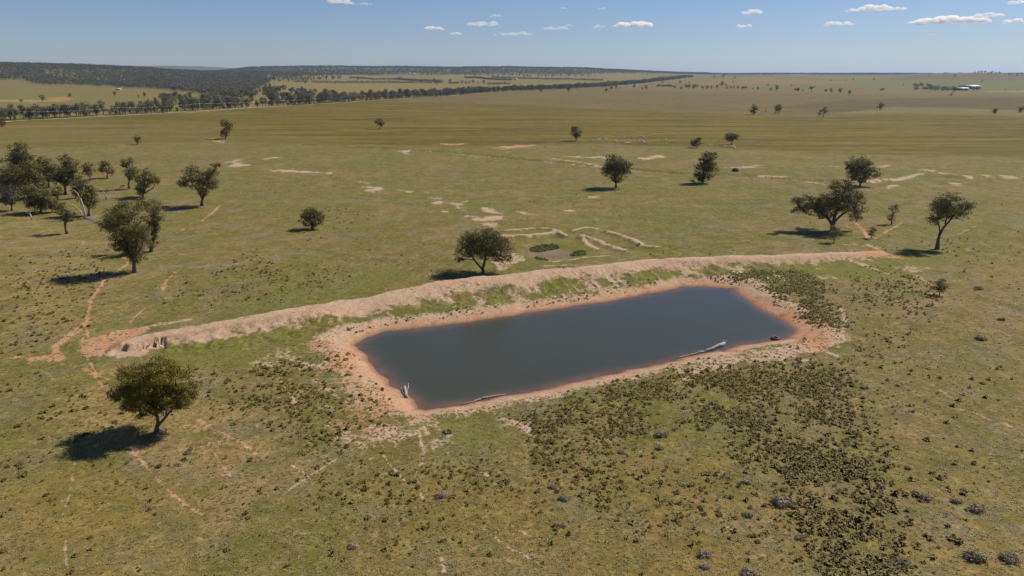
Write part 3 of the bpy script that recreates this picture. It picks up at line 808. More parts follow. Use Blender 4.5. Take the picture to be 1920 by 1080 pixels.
def make_tree(name, bpx, bpy_, blobs, label, trunk=None, limbs=None, leaf=M_leaf, cover=1.0, sub=.30, cat='tree', group=None, tr=None, bark=None, part='crown', mleaf=None):
    """blobs in photo pixels are turned into metres at the tree's own distance and stand about its trunk in 3D"""
    B = P(bpx, bpy_)
    a, b, c = ray(bpx, bpy_)
    t = B.y / b                                   # metres per (pixel/1280)
    mpp = t / FPX
    rg = np.random.default_rng(int(bpx * 7 + bpy_ * 13))
    def loc(px, py, dy=0.0):
        aa, bb, cc = ray(px, py)
        tt = (B.y + dy) / bb
        return np.array([aa * tt - B.x, dy, H + cc * tt - B.z])
    bl = []
    for i, q in enumerate(blobs):
        px, py, rx, rz = q[:4]
        rxm, rzm = rx * mpp, rz * mpp
        dy = q[4] * mpp if len(q) > 4 else (rg.random() - .5) * 1.1 * rxm
        l = loc(px, py, dy)
        bl.append((l[0], l[1], l[2], rxm * 1.08, (rxm + rzm) * .54, rzm * 1.08))
    cen = np.mean([q[:3] for q in bl], axis=0)
    # depth to match breadth: quieter lobes front and back of the widest ones
    allx = np.array([q[0] for q in bl]); span = (allx.max() - allx.min()) * .5
    if len(bl) >= 5:
        for s_ in (-1, 1):
            q = bl[int(np.argmax([z_[3] * z_[5] for z_ in bl]))]
            bl.append((cen[0] * .5 + q[0] * .5, s_ * span * .6, cen[2] + q[5] * .15, q[3] * .6, q[4] * .6, q[5] * .55))
    e = empty(name, B, 0, label, cat, group)
    size = max(.17, t * (mleaf or .0017))
    V_, F_, ti = leaves(bl, size, cover, rg, sub)
    keep = V_[:, 2].reshape(-1, 4).min(1) > .15
    F_ = F_[keep]
    me = mesh_np('crown', V_, F_, leaf, False, {'tint': ti})
    obj(part, me, e)
    # trunk and limbs
    hgt = max(q[2] + q[5] for q in bl)
    r0 = tr * mpp if tr else max(.12, hgt * .035)
    tp = [np.zeros(3) - np.array([0, 0, .3])]
    if trunk:
        for q in trunk: tp.append(loc(q[0], q[1]))
    else:
        tp.append(np.array([cen[0] * .25, cen[1] * .25, cen[2] * .45]))
    parts = []
    n = len(tp)
    parts.append(tube(tp, [r0 * 1.25] + [r0 * (1 - .35 * i / max(1, n - 1)) for i in range(1, n)], 8, .15, 1))
    fork = tp[-1]
    ends = []
    for lm_ in limbs or []:
        pl = [loc(px_, py_, (k_ - .5) * .0) for k_, (px_, py_) in enumerate(lm_[0])]
        pl = smooth_line(pl, 1)
        parts.append(tube(pl, np.linspace(lm_[1] * mpp, lm_[2] * mpp, len(pl)), 7, .12, 3)); ends.append(pl[-1])
    for i, q in enumerate(bl):
        c_ = np.array(q[:3])
        st_ = min(ends, key=lambda e_: np.linalg.norm(e_ - c_)) if ends else tp[max(1, n - 1 - (i % 2))] if q[2] < fork[2] + 1 else fork
        mid = st_ * .5 + c_ * .5 + np.array([rg.normal() * .08, rg.normal() * .08, -.05]) * np.linalg.norm(c_ - st_) 
        parts.append(tube([st_, mid, c_], [r0 * .55, r0 * .36, r0 * .14], 6, .1, i))
        for k in range(3):
            dd = rg.normal(size=3); dd /= np.linalg.norm(dd); dd[2] = abs(dd[2])
            parts.append(tube([mid * .4 + c_ * .6, c_ + dd * np.array(q[3:6]) * .8], [r0 * .18, r0 * .06], 4))
    V_, F_ = join(parts)
    obj('trunk', mesh_np('trunk', V_, F_, bark or M_bark, True), e)
    return e

TREES = [
 ('gum_tree', 293, 810, [(287, 688, 30, 17), (246, 704, 26, 18), (327, 698, 28, 18), (222, 737, 19, 17), (258, 733, 27, 19), (302, 731, 29, 20), (349, 728, 22, 20), (340, 757, 21, 13), (243, 763, 18, 11), (284, 763, 24, 13), (264, 781, 10, 6), (312, 762, 20, 12), (286, 712, 42, 24), (280, 742, 44, 24), (325, 742, 30, 20), (245, 722, 24, 18)],
  'large round olive green gum tree nearest the camera, standing over its own dark shadow', dict(trunk=[(294, 802), (296, 795)], leaf=M_leaf_big, cover=1.25, sub=.30, tr=5.0, limbs=[([(296, 797), (296, 785), (290, 768), (284, 745)], 3.6, 2), ([(297, 797), (310, 783), (322, 768), (334, 750)], 2.8, 1.2), ([(311, 780), (313, 765), (312, 750)], 1.5, .8), ([(293, 780), (277, 772), (262, 760)], 1.6, .8)])),
 ('gum_tree', 905, 513, [(905, 455, 40, 22), (878, 465, 22, 18), (938, 468, 26, 20), (905, 440, 24, 12), (861, 487, 9, 6), (945, 484, 18, 9), (882, 448, 18, 12), (925, 452, 30, 16), (912, 478, 16, 10)],
  'spreading gum tree with forked dark trunk growing right behind the dam bank', dict(trunk=[(906, 508), (905, 503)], cover=.85, sub=.34, tr=3.6, limbs=[([(904, 505), (893, 492), (884, 480), (874, 470)], 2.2, 1.0), ([(905, 505), (909, 490), (911, 475), (913, 460)], 2.8, 1.2), ([(911, 480), (925, 470), (938, 466)], 1.4, .7), ([(888, 487), (875, 486), (862, 487)], .9, .5)])),
 ('gum_tree', 1155, 352, [(1155, 308, 23, 17), (1140, 318, 13, 13), (1172, 318, 14, 15), (1157, 332, 14, 11), (1150, 300, 14, 9)],
  'rounded upright gum tree in mid paddock, left of the two standing across the pale scalds', dict(trunk=[(1155, 344)])),
 ('gum_tree', 1317, 343, [(1331, 292, 14, 9), (1322, 300, 12, 8), (1326, 318, 19, 15), (1312, 330, 11, 9), (1330, 308, 15, 9), (1320, 335, 10, 7)],
  'narrow many stemmed gum tree with light green top near the parked black car', dict(trunk=[(1318, 338)])),
 ('gum_tree', 1612, 349, [(1610, 306, 20, 13), (1635, 324, 17, 10), (1600, 326, 14, 11), (1617, 334, 16, 9), (1622, 315, 18, 12), (1595, 312, 10, 8)],
  'dense dark green tree beside the eroded gully on the right', dict(trunk=[(1613, 344)])),
 ('gum_tree', 1562, 432, [(1585, 352, 24, 16), (1520, 378, 24, 12), (1500, 392, 15, 8), (1560, 388, 27, 17), (1602, 388, 20, 20), (1545, 402, 14, 8), (1495, 376, 12, 7), (1575, 372, 30, 16), (1608, 365, 12, 10), (1530, 392, 22, 12), (1605, 408, 12, 6)],
  'largest broad gum tree on the right, its shadow falling over pale sticks', dict(trunk=[(1562, 424), (1561, 417)], tr=5.5, cover=1.0, limbs=[([(1560, 420), (1552, 408), (1538, 398), (1525, 388)], 3.2, 1.4), ([(1562, 420), (1566, 400), (1574, 385), (1582, 365)], 3.6, 1.4), ([(1563, 418), (1576, 404), (1590, 395), (1602, 388)], 2.4, 1.0), ([(1532, 394), (1515, 390), (1500, 388)], 1.4, .8)])),
 ('sapling', 1564, 455, [(1564, 432, 10, 11), (1563, 444, 8, 7)], 'small slender sapling in front of the broad gum tree', dict(trunk=[(1564, 448)], cover=.8)),
 ('gum_tree', 1757, 467, [(1783, 371, 23, 9), (1768, 390, 24, 13), (1812, 384, 19, 8), (1752, 411, 13, 10), (1795, 402, 17, 9), (1762, 380, 14, 9), (1770, 405, 16, 9), (1805, 392, 14, 9)],
  'gum tree with long bare leaning trunk and high crown, rightmost of the near trees', dict(trunk=[(1759, 450), (1763, 436)], tr=3.4, cover=.85, limbs=[([(1763, 438), (1770, 425), (1783, 412), (1792, 398)], 2.4, 1.0), ([(1763, 438), (1761, 425), (1757, 412)], 1.6, .8), ([(1772, 420), (1776, 405), (1780, 388)], 1.4, .7)])),
 ('sapling', 1672, 421, [(1677, 392, 9, 9), (1672, 407, 8, 8)], 'thin see-through sapling between the broad gum and the leaning gum', dict(trunk=[(1672, 412)], cover=.6)),
 ('sapling', 1634, 447, [(1635, 434, 7, 9)], 'tiny bushy young tree between red bare tracks at the right end of the bank', dict(trunk=[(1634, 442)], cover=.9)),
 ('sapling', 1762, 553, [(1764, 534, 13, 11), (1763, 542, 9, 6)], 'small dark round sapling alone on the pasture to the right of the pond', dict(trunk=[(1762, 548)], cover=.8)),
 ('gum_tree', 585, 430, [(583, 396, 14, 8), (574, 409, 14, 13), (600, 408, 11, 11), (584, 420, 14, 8), (592, 400, 10, 8)],
  'low bushy dark green tree alone in the middle of the left pasture', dict(trunk=[(585, 424)])),
 ('gum_tree', 378, 386, [(357, 321, 17, 12), (396, 325, 16, 11), (405, 310, 9, 5), (348, 342, 16, 11), (380, 343, 24, 14), (397, 344, 13, 12), (381, 360, 10, 9), (372, 330, 14, 10)],
  'gum tree with two lobed crown on one thick trunk, right of the left hand clump', dict(trunk=[(379, 378), (380, 373)], tr=3.2, cover=.9, limbs=[([(380, 375), (374, 362), (366, 350), (355, 338)], 1.8, .9), ([(380, 374), (386, 358), (392, 342), (396, 325)], 2.0, .8), ([(380, 372), (381, 355), (380, 340)], 1.4, .8), ([(394, 335), (400, 322), (405, 312)], 1.0, .5)])),
 ('gum_tree', 252, 511, [(222, 398, 26, 16), (212, 422, 24, 16), (250, 415, 30, 22), (238, 446, 28, 20), (256, 473, 19, 15), (256, 486, 12, 9), (240, 468, 16, 12), (268, 440, 18, 18), (240, 392, 26, 12), (228, 460, 18, 12)],
  'big bronze tinted gum tree with thin twin trunks in front of the left clump', dict(trunk=[(251, 495), (250, 485)], tr=3.5, cover=1.1)),
 ('gum_tree', 283, 472, [(288, 388, 15, 15), (292, 412, 11, 18), (284, 450, 12, 15), (286, 430, 12, 16), (262, 382, 14, 12)],
  'tall narrow grey green gum tree pressed against the right side of the bronze gum', dict(trunk=[(284, 462)])),
 ('gum_tree', 423, 260, [(420, 229, 9, 7), (425, 241, 12, 9), (422, 250, 9, 6), (430, 234, 7, 6)], 'upright dark gum tree standing alone on the drilled paddock on the left', dict(trunk=[(423, 256)])),
 ('gum_tree', 712, 242, [(711, 229, 8, 7), (715, 231, 6, 6)], 'small rounded dark tree alone in the middle of the far paddock', dict(trunk=[(712, 238)])),
 ('gum_tree', 1080, 264, [(1080, 246, 12, 9), (1082, 253, 9, 5)], 'round tree on a thin trunk just left of the grazing sheep', dict(trunk=[(1080, 258)])),
 ('gum_tree', 1307, 277, [(1307, 266, 11, 8), (1302, 268, 8, 6)], 'squat dark round tree right of the sheep flock', dict(trunk=[(1307, 273)])),
 ('gum_tree', 1372, 271, [(1372, 254, 12, 5), (1372, 260, 10, 5), (1366, 258, 8, 5), (1380, 257, 7, 5)], 'flat topped tree on a stout trunk shading a camp of sheep', dict(trunk=[(1372, 264)])),
 ('gum_tree', 1414, 215, [(1415, 201, 7, 6), (1413, 208, 7, 5)], 'dark oval tree beside the white trough, left of the post', dict(trunk=[(1414, 212)])),
 ('gum_tree', 1460, 213, [(1460, 201, 7, 6), (1459, 206, 5, 4)], 'dark round tree right of the post and white trough', dict(trunk=[(1460, 209)])),
 ('gum_tree', 1544, 219, [(1547, 205, 5, 3), (1549, 211, 3, 4), (1537, 213, 3, 3), (1542, 208, 4, 3)], 'sparse ragged tree with bare limbs showing on the far right paddock', dict(trunk=[(1544, 214)], cover=.7)),
 ('gum_tree', 1650, 206, [(1652, 197, 4, 4), (1650, 201, 4, 3)], 'tiny dark tree on the pale strip left of the farm sheds', dict(trunk=[(1650, 203)])),
 ('gum_tree', 1866, 214, [(1868, 204, 4, 4), (1865, 209, 4, 3)], 'narrow slanting dark tree on the pale strip near the right edge', dict(trunk=[(1866, 211)])),
 ('gum_tree', 1913, 211, [(1916, 204, 5, 4), (1913, 207, 4, 3)], 'dark tree cut by the right edge of the view on the pale strip', dict(trunk=[(1913, 208)])),
 ('sapling', 258, 271, [(257, 260, 7, 6), (259, 263, 5, 5)], 'small round light green tree on the paddock above the left clump', dict(trunk=[(258, 267)])),
 ('gum_tree', 3, 238, [(4, 227, 9, 8), (-4, 230, 8, 6)], 'dark bushy tree at the left edge beside the road', dict(trunk=[(3, 234)])),
 ('gum_tree', 169, 339, [(165, 311, 9, 7), (166, 321, 11, 8), (160, 316, 7, 6)], 'small slender tree at the back right corner of the left clump', dict(trunk=[(169, 332)], cover=.85)),
 ('gum_tree', 201, 334, [(196, 307, 10, 8), (200, 316, 11, 8), (192, 318, 7, 6), (207, 322, 6, 5)], 'thin crowned tree with gaps standing right behind the leafless bleached tree', dict(trunk=[(201, 326)], cover=.8)),
 ('gum_tree', 241, 354, [(239, 304, 11, 8), (250, 322, 13, 10), (236, 309, 9, 6), (244, 330, 9, 6)], 'gum tree with stacked small crowns behind the large heart shaped one', dict(trunk=[(242, 340)])),
 ('gum_tree', 268, 370, [(270, 341, 19, 18), (293, 338, 10, 7), (275, 321, 7, 6), (266, 358, 12, 9), (282, 335, 10, 8)], 'dense dark gum tree with one lobe reaching right, behind the bronze gum', dict(trunk=[(268, 364)])),
 ('gum_tree', 38, 344, [(34, 280, 15, 12), (44, 294, 17, 13), (28, 298, 13, 14), (38, 312, 19, 13), (30, 326, 16, 12), (48, 330, 16, 12)], 'tallest dark gum tree at the back of the left clump', dict(trunk=[(38, 330)])),
 ('gum_tree', 92, 352, [(78, 302, 12, 9), (88, 311, 16, 11), (94, 326, 13, 11), (76, 316, 11, 10), (86, 336, 11, 8)], 'rounded gum tree in the middle of the left clump, behind its front row', dict(trunk=[(91, 340)])),
 ('gum_tree', 122, 364, [(122, 300, 12, 10), (133, 313, 17, 13), (112, 322, 14, 11), (124, 335, 17, 11), (141, 328, 11, 10), (106, 336, 11, 9)], 'gum tree with light gaps between its lobes, right rear of the left clump', dict(trunk=[(122, 350)])),
 ('gum_tree', 52, 372, [(52, 320, 22, 15), (46, 340, 21, 15), (66, 336, 18, 14), (55, 356, 18, 12), (70, 352, 15, 11)], 'very dark dense gum tree in the heart of the left clump', dict(trunk=[(52, 364)])),
 ('gum_tree', 12, 373, [(14, 323, 18, 14), (4, 340, 18, 14), (24, 340, 16, 13), (10, 356, 18, 10)], 'wide olive gum tree at the left edge, behind the grey sparse one', dict(trunk=[(12, 364)])),
 ('gum_tree', 76, 399, [(66, 358, 25, 14), (84, 366, 20, 13), (56, 374, 20, 13), (74, 382, 23, 12), (94, 378, 13, 10)], 'broad dark gum tree at the front centre of the left clump', dict(trunk=[(76, 390)])),
 ('gum_tree', 22, 395, [(12, 358, 15, 11), (22, 368, 15, 12), (6, 372, 12, 10), (18, 380, 12, 6)], 'greyish sparse tree with showing branches at the front left of the clump', dict(trunk=[(22, 385)], leaf=M_leaf_grey, cover=.7)),
 ('gum_tree', 166, 405, [(152, 345, 16, 12), (164, 360, 17, 13), (169, 378, 13, 13), (148, 358, 12, 10), (158, 372, 12, 9)], 'grey green tree growing against the pale dead trunks', dict(trunk=[(167, 392)])),
 ('gum_tree', 126, 438, [(118, 398, 13, 9), (126, 410, 12, 9), (112, 386, 11, 8), (132, 402, 8, 7)], 'small leaning gum tree standing forward of the left clump with a long shadow', dict(trunk=[(122, 425)], tr=2.6)),
 ('sapling', 108, 372, [(108, 356, 9, 9), (104, 364, 7, 6)], 'small bushy tree between the middle and the front of the left clump', dict(cover=.9)),
 ('sapling', 28, 356, [(26, 336, 10, 9), (30, 346, 9, 7)], 'shorter olive tree filling the gap at the left of the clump', dict(cover=.9)),
 ('sapling', 98, 398, [(96, 380, 10, 10), (101, 388, 8, 6)], 'small dark tree leaning against the front centre tree of the clump', dict(cover=.9)),
 ('sapling', 142, 372, [(141, 350, 9, 9), (144, 360, 8, 8)], 'thin grey green tree behind the tall bleached dead tree', dict(cover=.8)),
 ('shrub', 1300, 343, [(1300, 340, 6, 3)], 'low dark shrub at the foot of the many stemmed gum tree', dict(cat='shrub')),
 ('shrub', 230, 352, [(230, 349, 3.5, 3)], 'small dark round shrub on the grass left of the pale dead snag', dict(cat='shrub')),
 ('shrub', 2, 305, [(4, 303, 9, 6)], 'bushy top of a tree cut by the left edge above the clump', dict(cat='shrub')),
 ('shrub', 1507, 640, [(1508, 636, 3.4, 3.4)], 'dark upright bush on the bare shore right of the tyre', dict(cat='shrub', mleaf=.002)),
]
for name, bx_, by_, bl_, lab, kw in TREES:
    make_tree(name, bx_, by_, bl_, lab, **kw)

# ------------------------------------------------------------------ dead wood
def dead_tree(name, bx_, by_, limbs, label, cat, r0=.18, m=M_dead, z0=0, lying=False, dy=0):
    B = P(bx_, by_)
    if B.z < WZ: B = Vector((*PZ(bx_, by_, WZ), WZ))
    def loc(px, py, zz=None, d=0.0):
        if lying:
            q = P(px, py)
            if q.z < WZ and B.y < 200: q = Vector((*PZ(px, py, WZ), WZ))
            return np.array([q.x - B.x, q.y - B.y, q.z - B.z + (zz or .12)])
        aa, bb, cc = ray(px, py); tt = (B.y + d) / bb
        return np.array([aa * tt - B.x, d, H + cc * tt - B.z])
    e = empty(name, B, 0, label, cat)
    for i, (pn, pts, r1, r2) in enumerate(limbs):
        ps_ = [loc(p[0], p[1], p[2] if len(p) > 2 else None, (i % 3 - 1) * .25 * j if not lying else 0) for j, p in enumerate(pts)]
        # in-between points with a natural kink
        rg = np.random.default_rng(int(bx_) + i)
        q = [ps_[0]]
        for a_, b_ in zip(ps_[:-1], ps_[1:]):
            L_ = np.linalg.norm(b_ - a_)
            q.append((a_ + b_) / 2 + rg.normal(size=3) * L_ * .035); q.append(b_)
        rad_ = np.linspace(r1, r2, len(q)) * (.62 if name == 'log' else .85)
        v, f, t_ = tube(q, rad_, 8 if lying else 6, .25, i)
        obj(pn, mesh_np(pn, v, [f, t_], m, True), e)
    return e
dead_tree('dead_tree', 158, 411, [('trunk', [(158, 412), (155, 385), (151, 372)], .42, .26), ('branch', [(151, 373), (145, 362), (136, 355)], .2, .08), ('branch', [(151, 373), (155, 360), (158, 350)], .18, .07),
          ('branch', [(157, 408), (140, 386), (122, 376)], .24, .10)], 'tall bleached dead tree with pale forked limbs rising before a grey green tree', 'dead tree')
dead_tree('fallen_branch', 172, 411, [('branch', [(145, 411), (165, 409), (190, 410)], .22, .12), ('branch', [(160, 410), (175, 414), (188, 419)], .14, .08), ('branch', [(168, 408), (182, 405)], .10, .05)],
          'grey fallen branches lying at the foot of the tall bleached tree', 'fallen wood', lying=True)
dead_tree('dead_tree', 199, 374, [('trunk', [(199, 374), (198, 364)], .28, .22), ('branch', [(198, 365), (202, 355), (205, 347)], .14, .05), ('branch', [(198, 366), (192, 356), (186, 350)], .13, .04), ('branch', [(198, 366), (195, 352)], .11, .04),
          ('branch', [(199, 370), (188, 366), (182, 360)], .1, .04), ('branch', [(199, 368), (208, 360)], .1, .04)], 'leafless pale dead tree with thin spreading twigs alone on the grass', 'dead tree')
dead_tree('dead_tree', 240, 355, [('trunk', [(240, 355), (240, 346), (241, 338)], .16, .07), ('branch', [(240, 347), (237, 342)], .08, .04)], 'short thin dead snag right of the small dark shrub', 'dead tree')
dead_tree('dead_tree', 60, 412, [('trunk', [(60, 412), (57, 402)], .3, .22), ('branch', [(57, 403), (50, 398), (41, 392)], .16, .06), ('branch', [(57, 403), (56, 396), (58, 387)], .16, .06), ('branch', [(60, 410), (68, 417)], .12, .06)],
          'short whitish dead tree with two curled limbs in front of the clump', 'dead tree')
dead_tree('fallen_branch', 1540, 438, [('branch', [(1495, 432), (1520, 435), (1550, 436)], .12, .06), ('branch', [(1505, 438), (1525, 432)], .08, .04), ('branch', [(1530, 437), (1560, 428)], .09, .04), ('branch', [(1515, 431), (1528, 439)], .07, .04), ('branch', [(1580, 428), (1600, 431)], .08, .04)],
          'pale fallen sticks lying in the shade of the broad gum tree', 'fallen wood', lying=True)
dead_tree('log', 762, 745, [('trunk', [(763, 747, .30), (761, 738, .32), (759, 728, .25)], .42, .34), ('branch', [(762, 738, .3), (766, 732, .5), (766, 725, .6)], .16, .08), ('branch', [(757, 741, .1), (754, 733, .2), (753, 729, .3)], .1, .05)],
          'short thick grey log with a forked end at the left corner of the pond', 'log', m=M_log, lying=True)
dead_tree('log', 905, 751, [('trunk', [(900, 750, .22), (920, 746, .22), (947, 740, .1)], .24, .08), ('branch', [(902, 750, .2), (885, 755, .12), (862, 759, .06)], .17, .07), ('branch', [(888, 755, .1), (892, 758, .1), (898, 759, .1)], .07, .03)],
          'long thin curved pale log on the near edge of the pond', 'log', m=M_log, lying=True)
dead_tree('log', 1356, 654, [('trunk', [(1358, 649, .5), (1335, 657, .4), (1320, 661, .3)], .45, .22), ('branch', [(1320, 661, .3), (1305, 661, .25), (1298, 659, .3)], .13, .05), ('branch', [(1322, 661, .25), (1300, 665, .15), (1282, 669, .1), (1266, 672, .1)], .16, .05),
                             ('branch', [(1285, 668, .1), (1275, 670, .1), (1271, 674, .05)], .06, .03), ('root', [(1357, 650, .5), (1355, 646, .9)], .15, .06), ('root', [(1357, 650, .5), (1361, 648, .9)], .14, .06)],
          'large bleached fallen trunk with roots and branches trailing into the pond', 'log', m=M_log, lying=True)
dead_tree('fallen_branch', 1465, 578, [('branch', [(1450, 572), (1462, 574), (1474, 578)], .1, .05)], 'thin dark stick lying on the red shore beyond the pond', 'fallen wood', m=M_bark, lying=True)

# tyre at the water's edge
M_tyre = simple('sun_greyed_rubber', (.075, .072, .07), .75, 0, .25, 8, .3)
TB = Vector((*PZ(1453, 635.5, WZ), WZ))
te = empty('tyre', (TB.x, TB.y, WZ - .05), 0, 'old dark tractor tyre lying flat in the water at the shore', 'tyre')
te.rotation_euler = (math.radians(4), math.radians(5), .3)
prof = [(.44, .04), (.50, .0), (.62, -.01), (.70, .05), (.72, .16), (.72, .28), (.69, .38), (.60, .43), (.50, .42), (.44, .38), (.42, .34), (.52, .30), (.60, .22), (.52, .12), (.42, .08)]
nS = 40; V_ = []; F_ = []
for k in range(nS):
    a = 2 * math.pi * k / nS
    for (pr, pz) in prof: V_.append((pr * math.cos(a), pr * math.sin(a), pz))
npf = len(prof)
for k in range(nS):
    for j in range(npf):
        F_.append((k * npf + j, ((k + 1) % nS) * npf + j, ((k + 1) % nS) * npf + (j + 1) % npf, k * npf + (j + 1) % npf))
obj('carcass', mesh_np('carcass', V_, np.array(F_), M_tyre, True), te)
V_ = []; F_ = []
for k in range(28):
    a = 2 * math.pi * k / 28; a2 = a + .12; o = len(V_)
    for r_, an, z_ in ((.71, a, .06), (.755, a, .06), (.755, a2, .38), (.71, a2, .38), (.71, a + .07, .06), (.755, a + .07, .06), (.755, a2 + .07, .38), (.71, a2 + .07, .38)):
        V_.append((r_ * math.cos(an), r_ * math.sin(an), z_))
    F_ += [(o, o + 1, o + 2, o + 3), (o + 4, o + 7, o + 6, o + 5), (o + 1, o + 5, o + 6, o + 2), (o, o + 4, o + 5, o + 1), (o + 3, o + 2, o + 6, o + 7)]
obj('tread', mesh_np('tread', V_, np.array(F_), M_tyre), te)

# ------------------------------------------------------------------ rocks
M_rock = simple('pale_rock', (.55, .50, .43), .9, 0, .2, 4, .4)
def rock(px, py, s, label):
    B = P(px, py)
    V_, F_, _t = None, None, None
    import bmesh
    bm = bmesh.new(); bmesh.ops.create_icosphere(bm, subdivisions=2, radius=s)
    rg = np.random.default_rng(int(px))
    for v in bm.verts:
        k = 1 + .35 * (rg.random() - .5); v.co.x *= 1.2 * k; v.co.y *= k; v.co.z *= .6 * k
    me = bpy.data.meshes.new('rock'); bm.to_mesh(me); bm.free(); me.materials.append(M_rock)
    o = obj('rock', me, None, B + Vector((0, 0, s * .25))); tag(o, label, 'rock')
rock(303, 809, .32, 'pale rock lying against the trunk of the big round gum tree')
rock(302, 650, .22, 'small white stone at the foot of the fluted bank end')

# ------------------------------------------------------------------ grey saltbushes
def mound(rx, ry, rz, rg, size=.16, cover=1.2, sub=.28):
    return leaves([(0, 0, rz * .25, rx * .7, ry * .7, rz * .6), (0, 0, rz * .35, rx, ry, rz * .75), (rx * .4, 0, rz * .25, rx * .5, ry * .6, rz * .5), (-rx * .4, ry * .1, rz * .25, rx * .5, ry * .6, rz * .5)], size, cover, rg, sub)
BUSH = [(1828, 1048, 19, 'largest grey saltbush, left of the pair in the bottom right corner'), (1893, 1050, 17, 'grey saltbush in the bottom right corner, nearest the right edge'), (1831, 957, 15, 'oblong grey saltbush, lowest of the loose group of four on the right'),
        (1793, 941, 11, 'small grey saltbush between the oblong one and the round one'), (1735, 935, 13, 'flat grey saltbush, leftmost of the loose group on the right'), (1808, 920, 8, 'small round grey saltbush at the top of the loose group on the right'),
        (1695, 1056, 12, 'round grey saltbush beside dark rushes at the bottom right'), (1662, 1061, 9, 'low grey saltbush left of the round one near the bottom edge'), (1653, 912, 9, 'flat grey saltbush at the right border of the rush bed'),
        (1704, 879, 7, 'small grey saltbush alone on open grass above the loose group'), (1748, 888, 6, 'smallest grey saltbush above the loose group on the right'), (1466, 944, 20, 'long straggling grey saltbush hedge among the rushes'),
        (1322, 1042, 13, 'grey saltbush right of centre near the bottom edge'), (1322, 1064, 10, 'grey saltbush just below another by the bottom edge'), (1404, 1076, 14, 'grey saltbush cut by the bottom edge'), (1402, 967, 10, 'grey saltbush patch left of the straggling hedge'),
        (1400, 905, 10, 'grey saltbush in the thin grass above the straggling hedge'), (1057, 936, 11, 'round grey saltbush alone at bottom centre, larger of two'), (1053, 987, 9, 'round grey saltbush alone at bottom centre, nearer the camera'),
        (1036, 914, 9, 'grey saltbush left above the round one at bottom centre'), (1241, 817, 13, 'grey saltbush cluster below the middle of the pond'), (1236, 842, 8, 'small grey saltbush under the cluster below the pond'), (1166, 849, 7, 'small grey saltbush left of the cluster below the pond'),
        (1840, 636, 11, 'grey saltbush on open grass far right of the pond'), (1622, 728, 8, 'small grey saltbush right below the pond shore'), (1835, 542, 8, 'flat dark saltbush right of the lone sapling'), (1877, 600, 7, 'faint grey saltbush near the right edge, level with the pond'),
        (840, 811, 10, 'grey saltbush beside the pale scald at the left corner of the pond'), (830, 930, 12, 'grey saltbush among rushes below the left corner of the pond'), (663, 1025, 10, 'grey saltbush near the bottom edge, left of centre'), (1183, 810, 8, 'dark grey saltbush left of the cluster below the pond'),
        (335, 872, 7, 'low grey bush on stony ground right of the big tree shadow'), (352, 850, 8, 'flat grey bush right below the big gum tree'), (1500, 1010, 9, 'grey saltbush between two rush beds'), (640, 850, 6, 'small grey bush at the end of the pale straight track')]
for i, (px, py, s, lab) in enumerate(BUSH):
    B = P(px, py); t_ = math.hypot(B.y, H) / FPX
    rg = np.random.default_rng(i + 50)
    rx = s * t_ * 1.02; V_, F_, ti = mound(rx, rx * .8, rx * .62, rg, max(.1, rx * .13), 1.5, .30)
    o = obj('saltbush', mesh_np('saltbush', V_, F_, M_bush, False, {'tint': ti}), None, B)
    o.rotation_euler[2] = rg.random() * .6 - .3
    tag(o, lab, 'shrub', 'grey saltbushes dotted over the pasture')

# ------------------------------------------------------------------ scatter helper (one object that nobody could count)
def scatter(name, pts, scale_, rot, protos, label, cat, zs=None):
    me = bpy.data.meshes.new(name)
    me.vertices.add(len(pts)); me.vertices.foreach_set('co', np.asarray(pts, np.float32).reshape(-1))
    a = me.attributes.new('sc', 'FLOAT_VECTOR', 'POINT')
    s3 = np.stack([scale_, scale_, scale_ if zs is None else zs], 1).astype(np.float32); a.data.foreach_set('vector', s3.reshape(-1))
    a = me.attributes.new('rt', 'FLOAT_VECTOR', 'POINT')
    r3 = np.stack([rot * 0, rot * 0, rot], 1).astype(np.float32); a.data.foreach_set('vector', r3.reshape(-1))
    a = me.attributes.new('ix', 'INT', 'POINT'); a.data.foreach_set('value', rng.integers(0, len(protos), len(pts)).astype(np.int32))
    col = bpy.data.collections.new(name + '_kinds')
    for k, pm in enumerate(protos):
        po = bpy.data.objects.new('%s_kind_%d' % (name, k), pm); col.objects.link(po)
    ng = bpy.data.node_groups.new(name, 'GeometryNodeTree')
    ng.interface.new_socket('Geometry', in_out='INPUT', socket_type='NodeSocketGeometry')
    ng.interface.new_socket('Geometry', in_out='OUTPUT', socket_type='NodeSocketGeometry')
    gi = ng.nodes.new('NodeGroupInput'); go = ng.nodes.new('NodeGroupOutput')
    ci = ng.nodes.new('GeometryNodeCollectionInfo'); ci.inputs['Collection'].default_value = col
    ci.inputs['Separate Children'].default_value = True; ci.inputs['Reset Children'].default_value = True
    ip = ng.nodes.new('GeometryNodeInstanceOnPoints'); ip.inputs['Pick Instance'].default_value = True
    def na(n_, typ):
        q = ng.nodes.new('GeometryNodeInputNamedAttribute'); q.data_type = typ; q.inputs['Name'].default_value = n_
        return [o_ for o_ in q.outputs if o_.enabled and o_.name == 'Attribute'][0]
    ng.links.new(gi.outputs[0], ip.inputs['Points']); ng.links.new(ci.outputs[0], ip.inputs['Instance'])
    ng.links.new(na('ix', 'INT'), ip.inputs['Instance Index']); ng.links.new(na('rt', 'FLOAT_VECTOR'), ip.inputs['Rotation']); ng.links.new(na('sc', 'FLOAT_VECTOR'), ip.inputs['Scale'])
    ng.links.new(ip.outputs[0], go.inputs[0])
    o = obj(name, me)
    md = o.modifiers.new('scatter', 'NODES'); md.node_group = ng
    tag(o, label, cat, None, 'stuff')
    return o

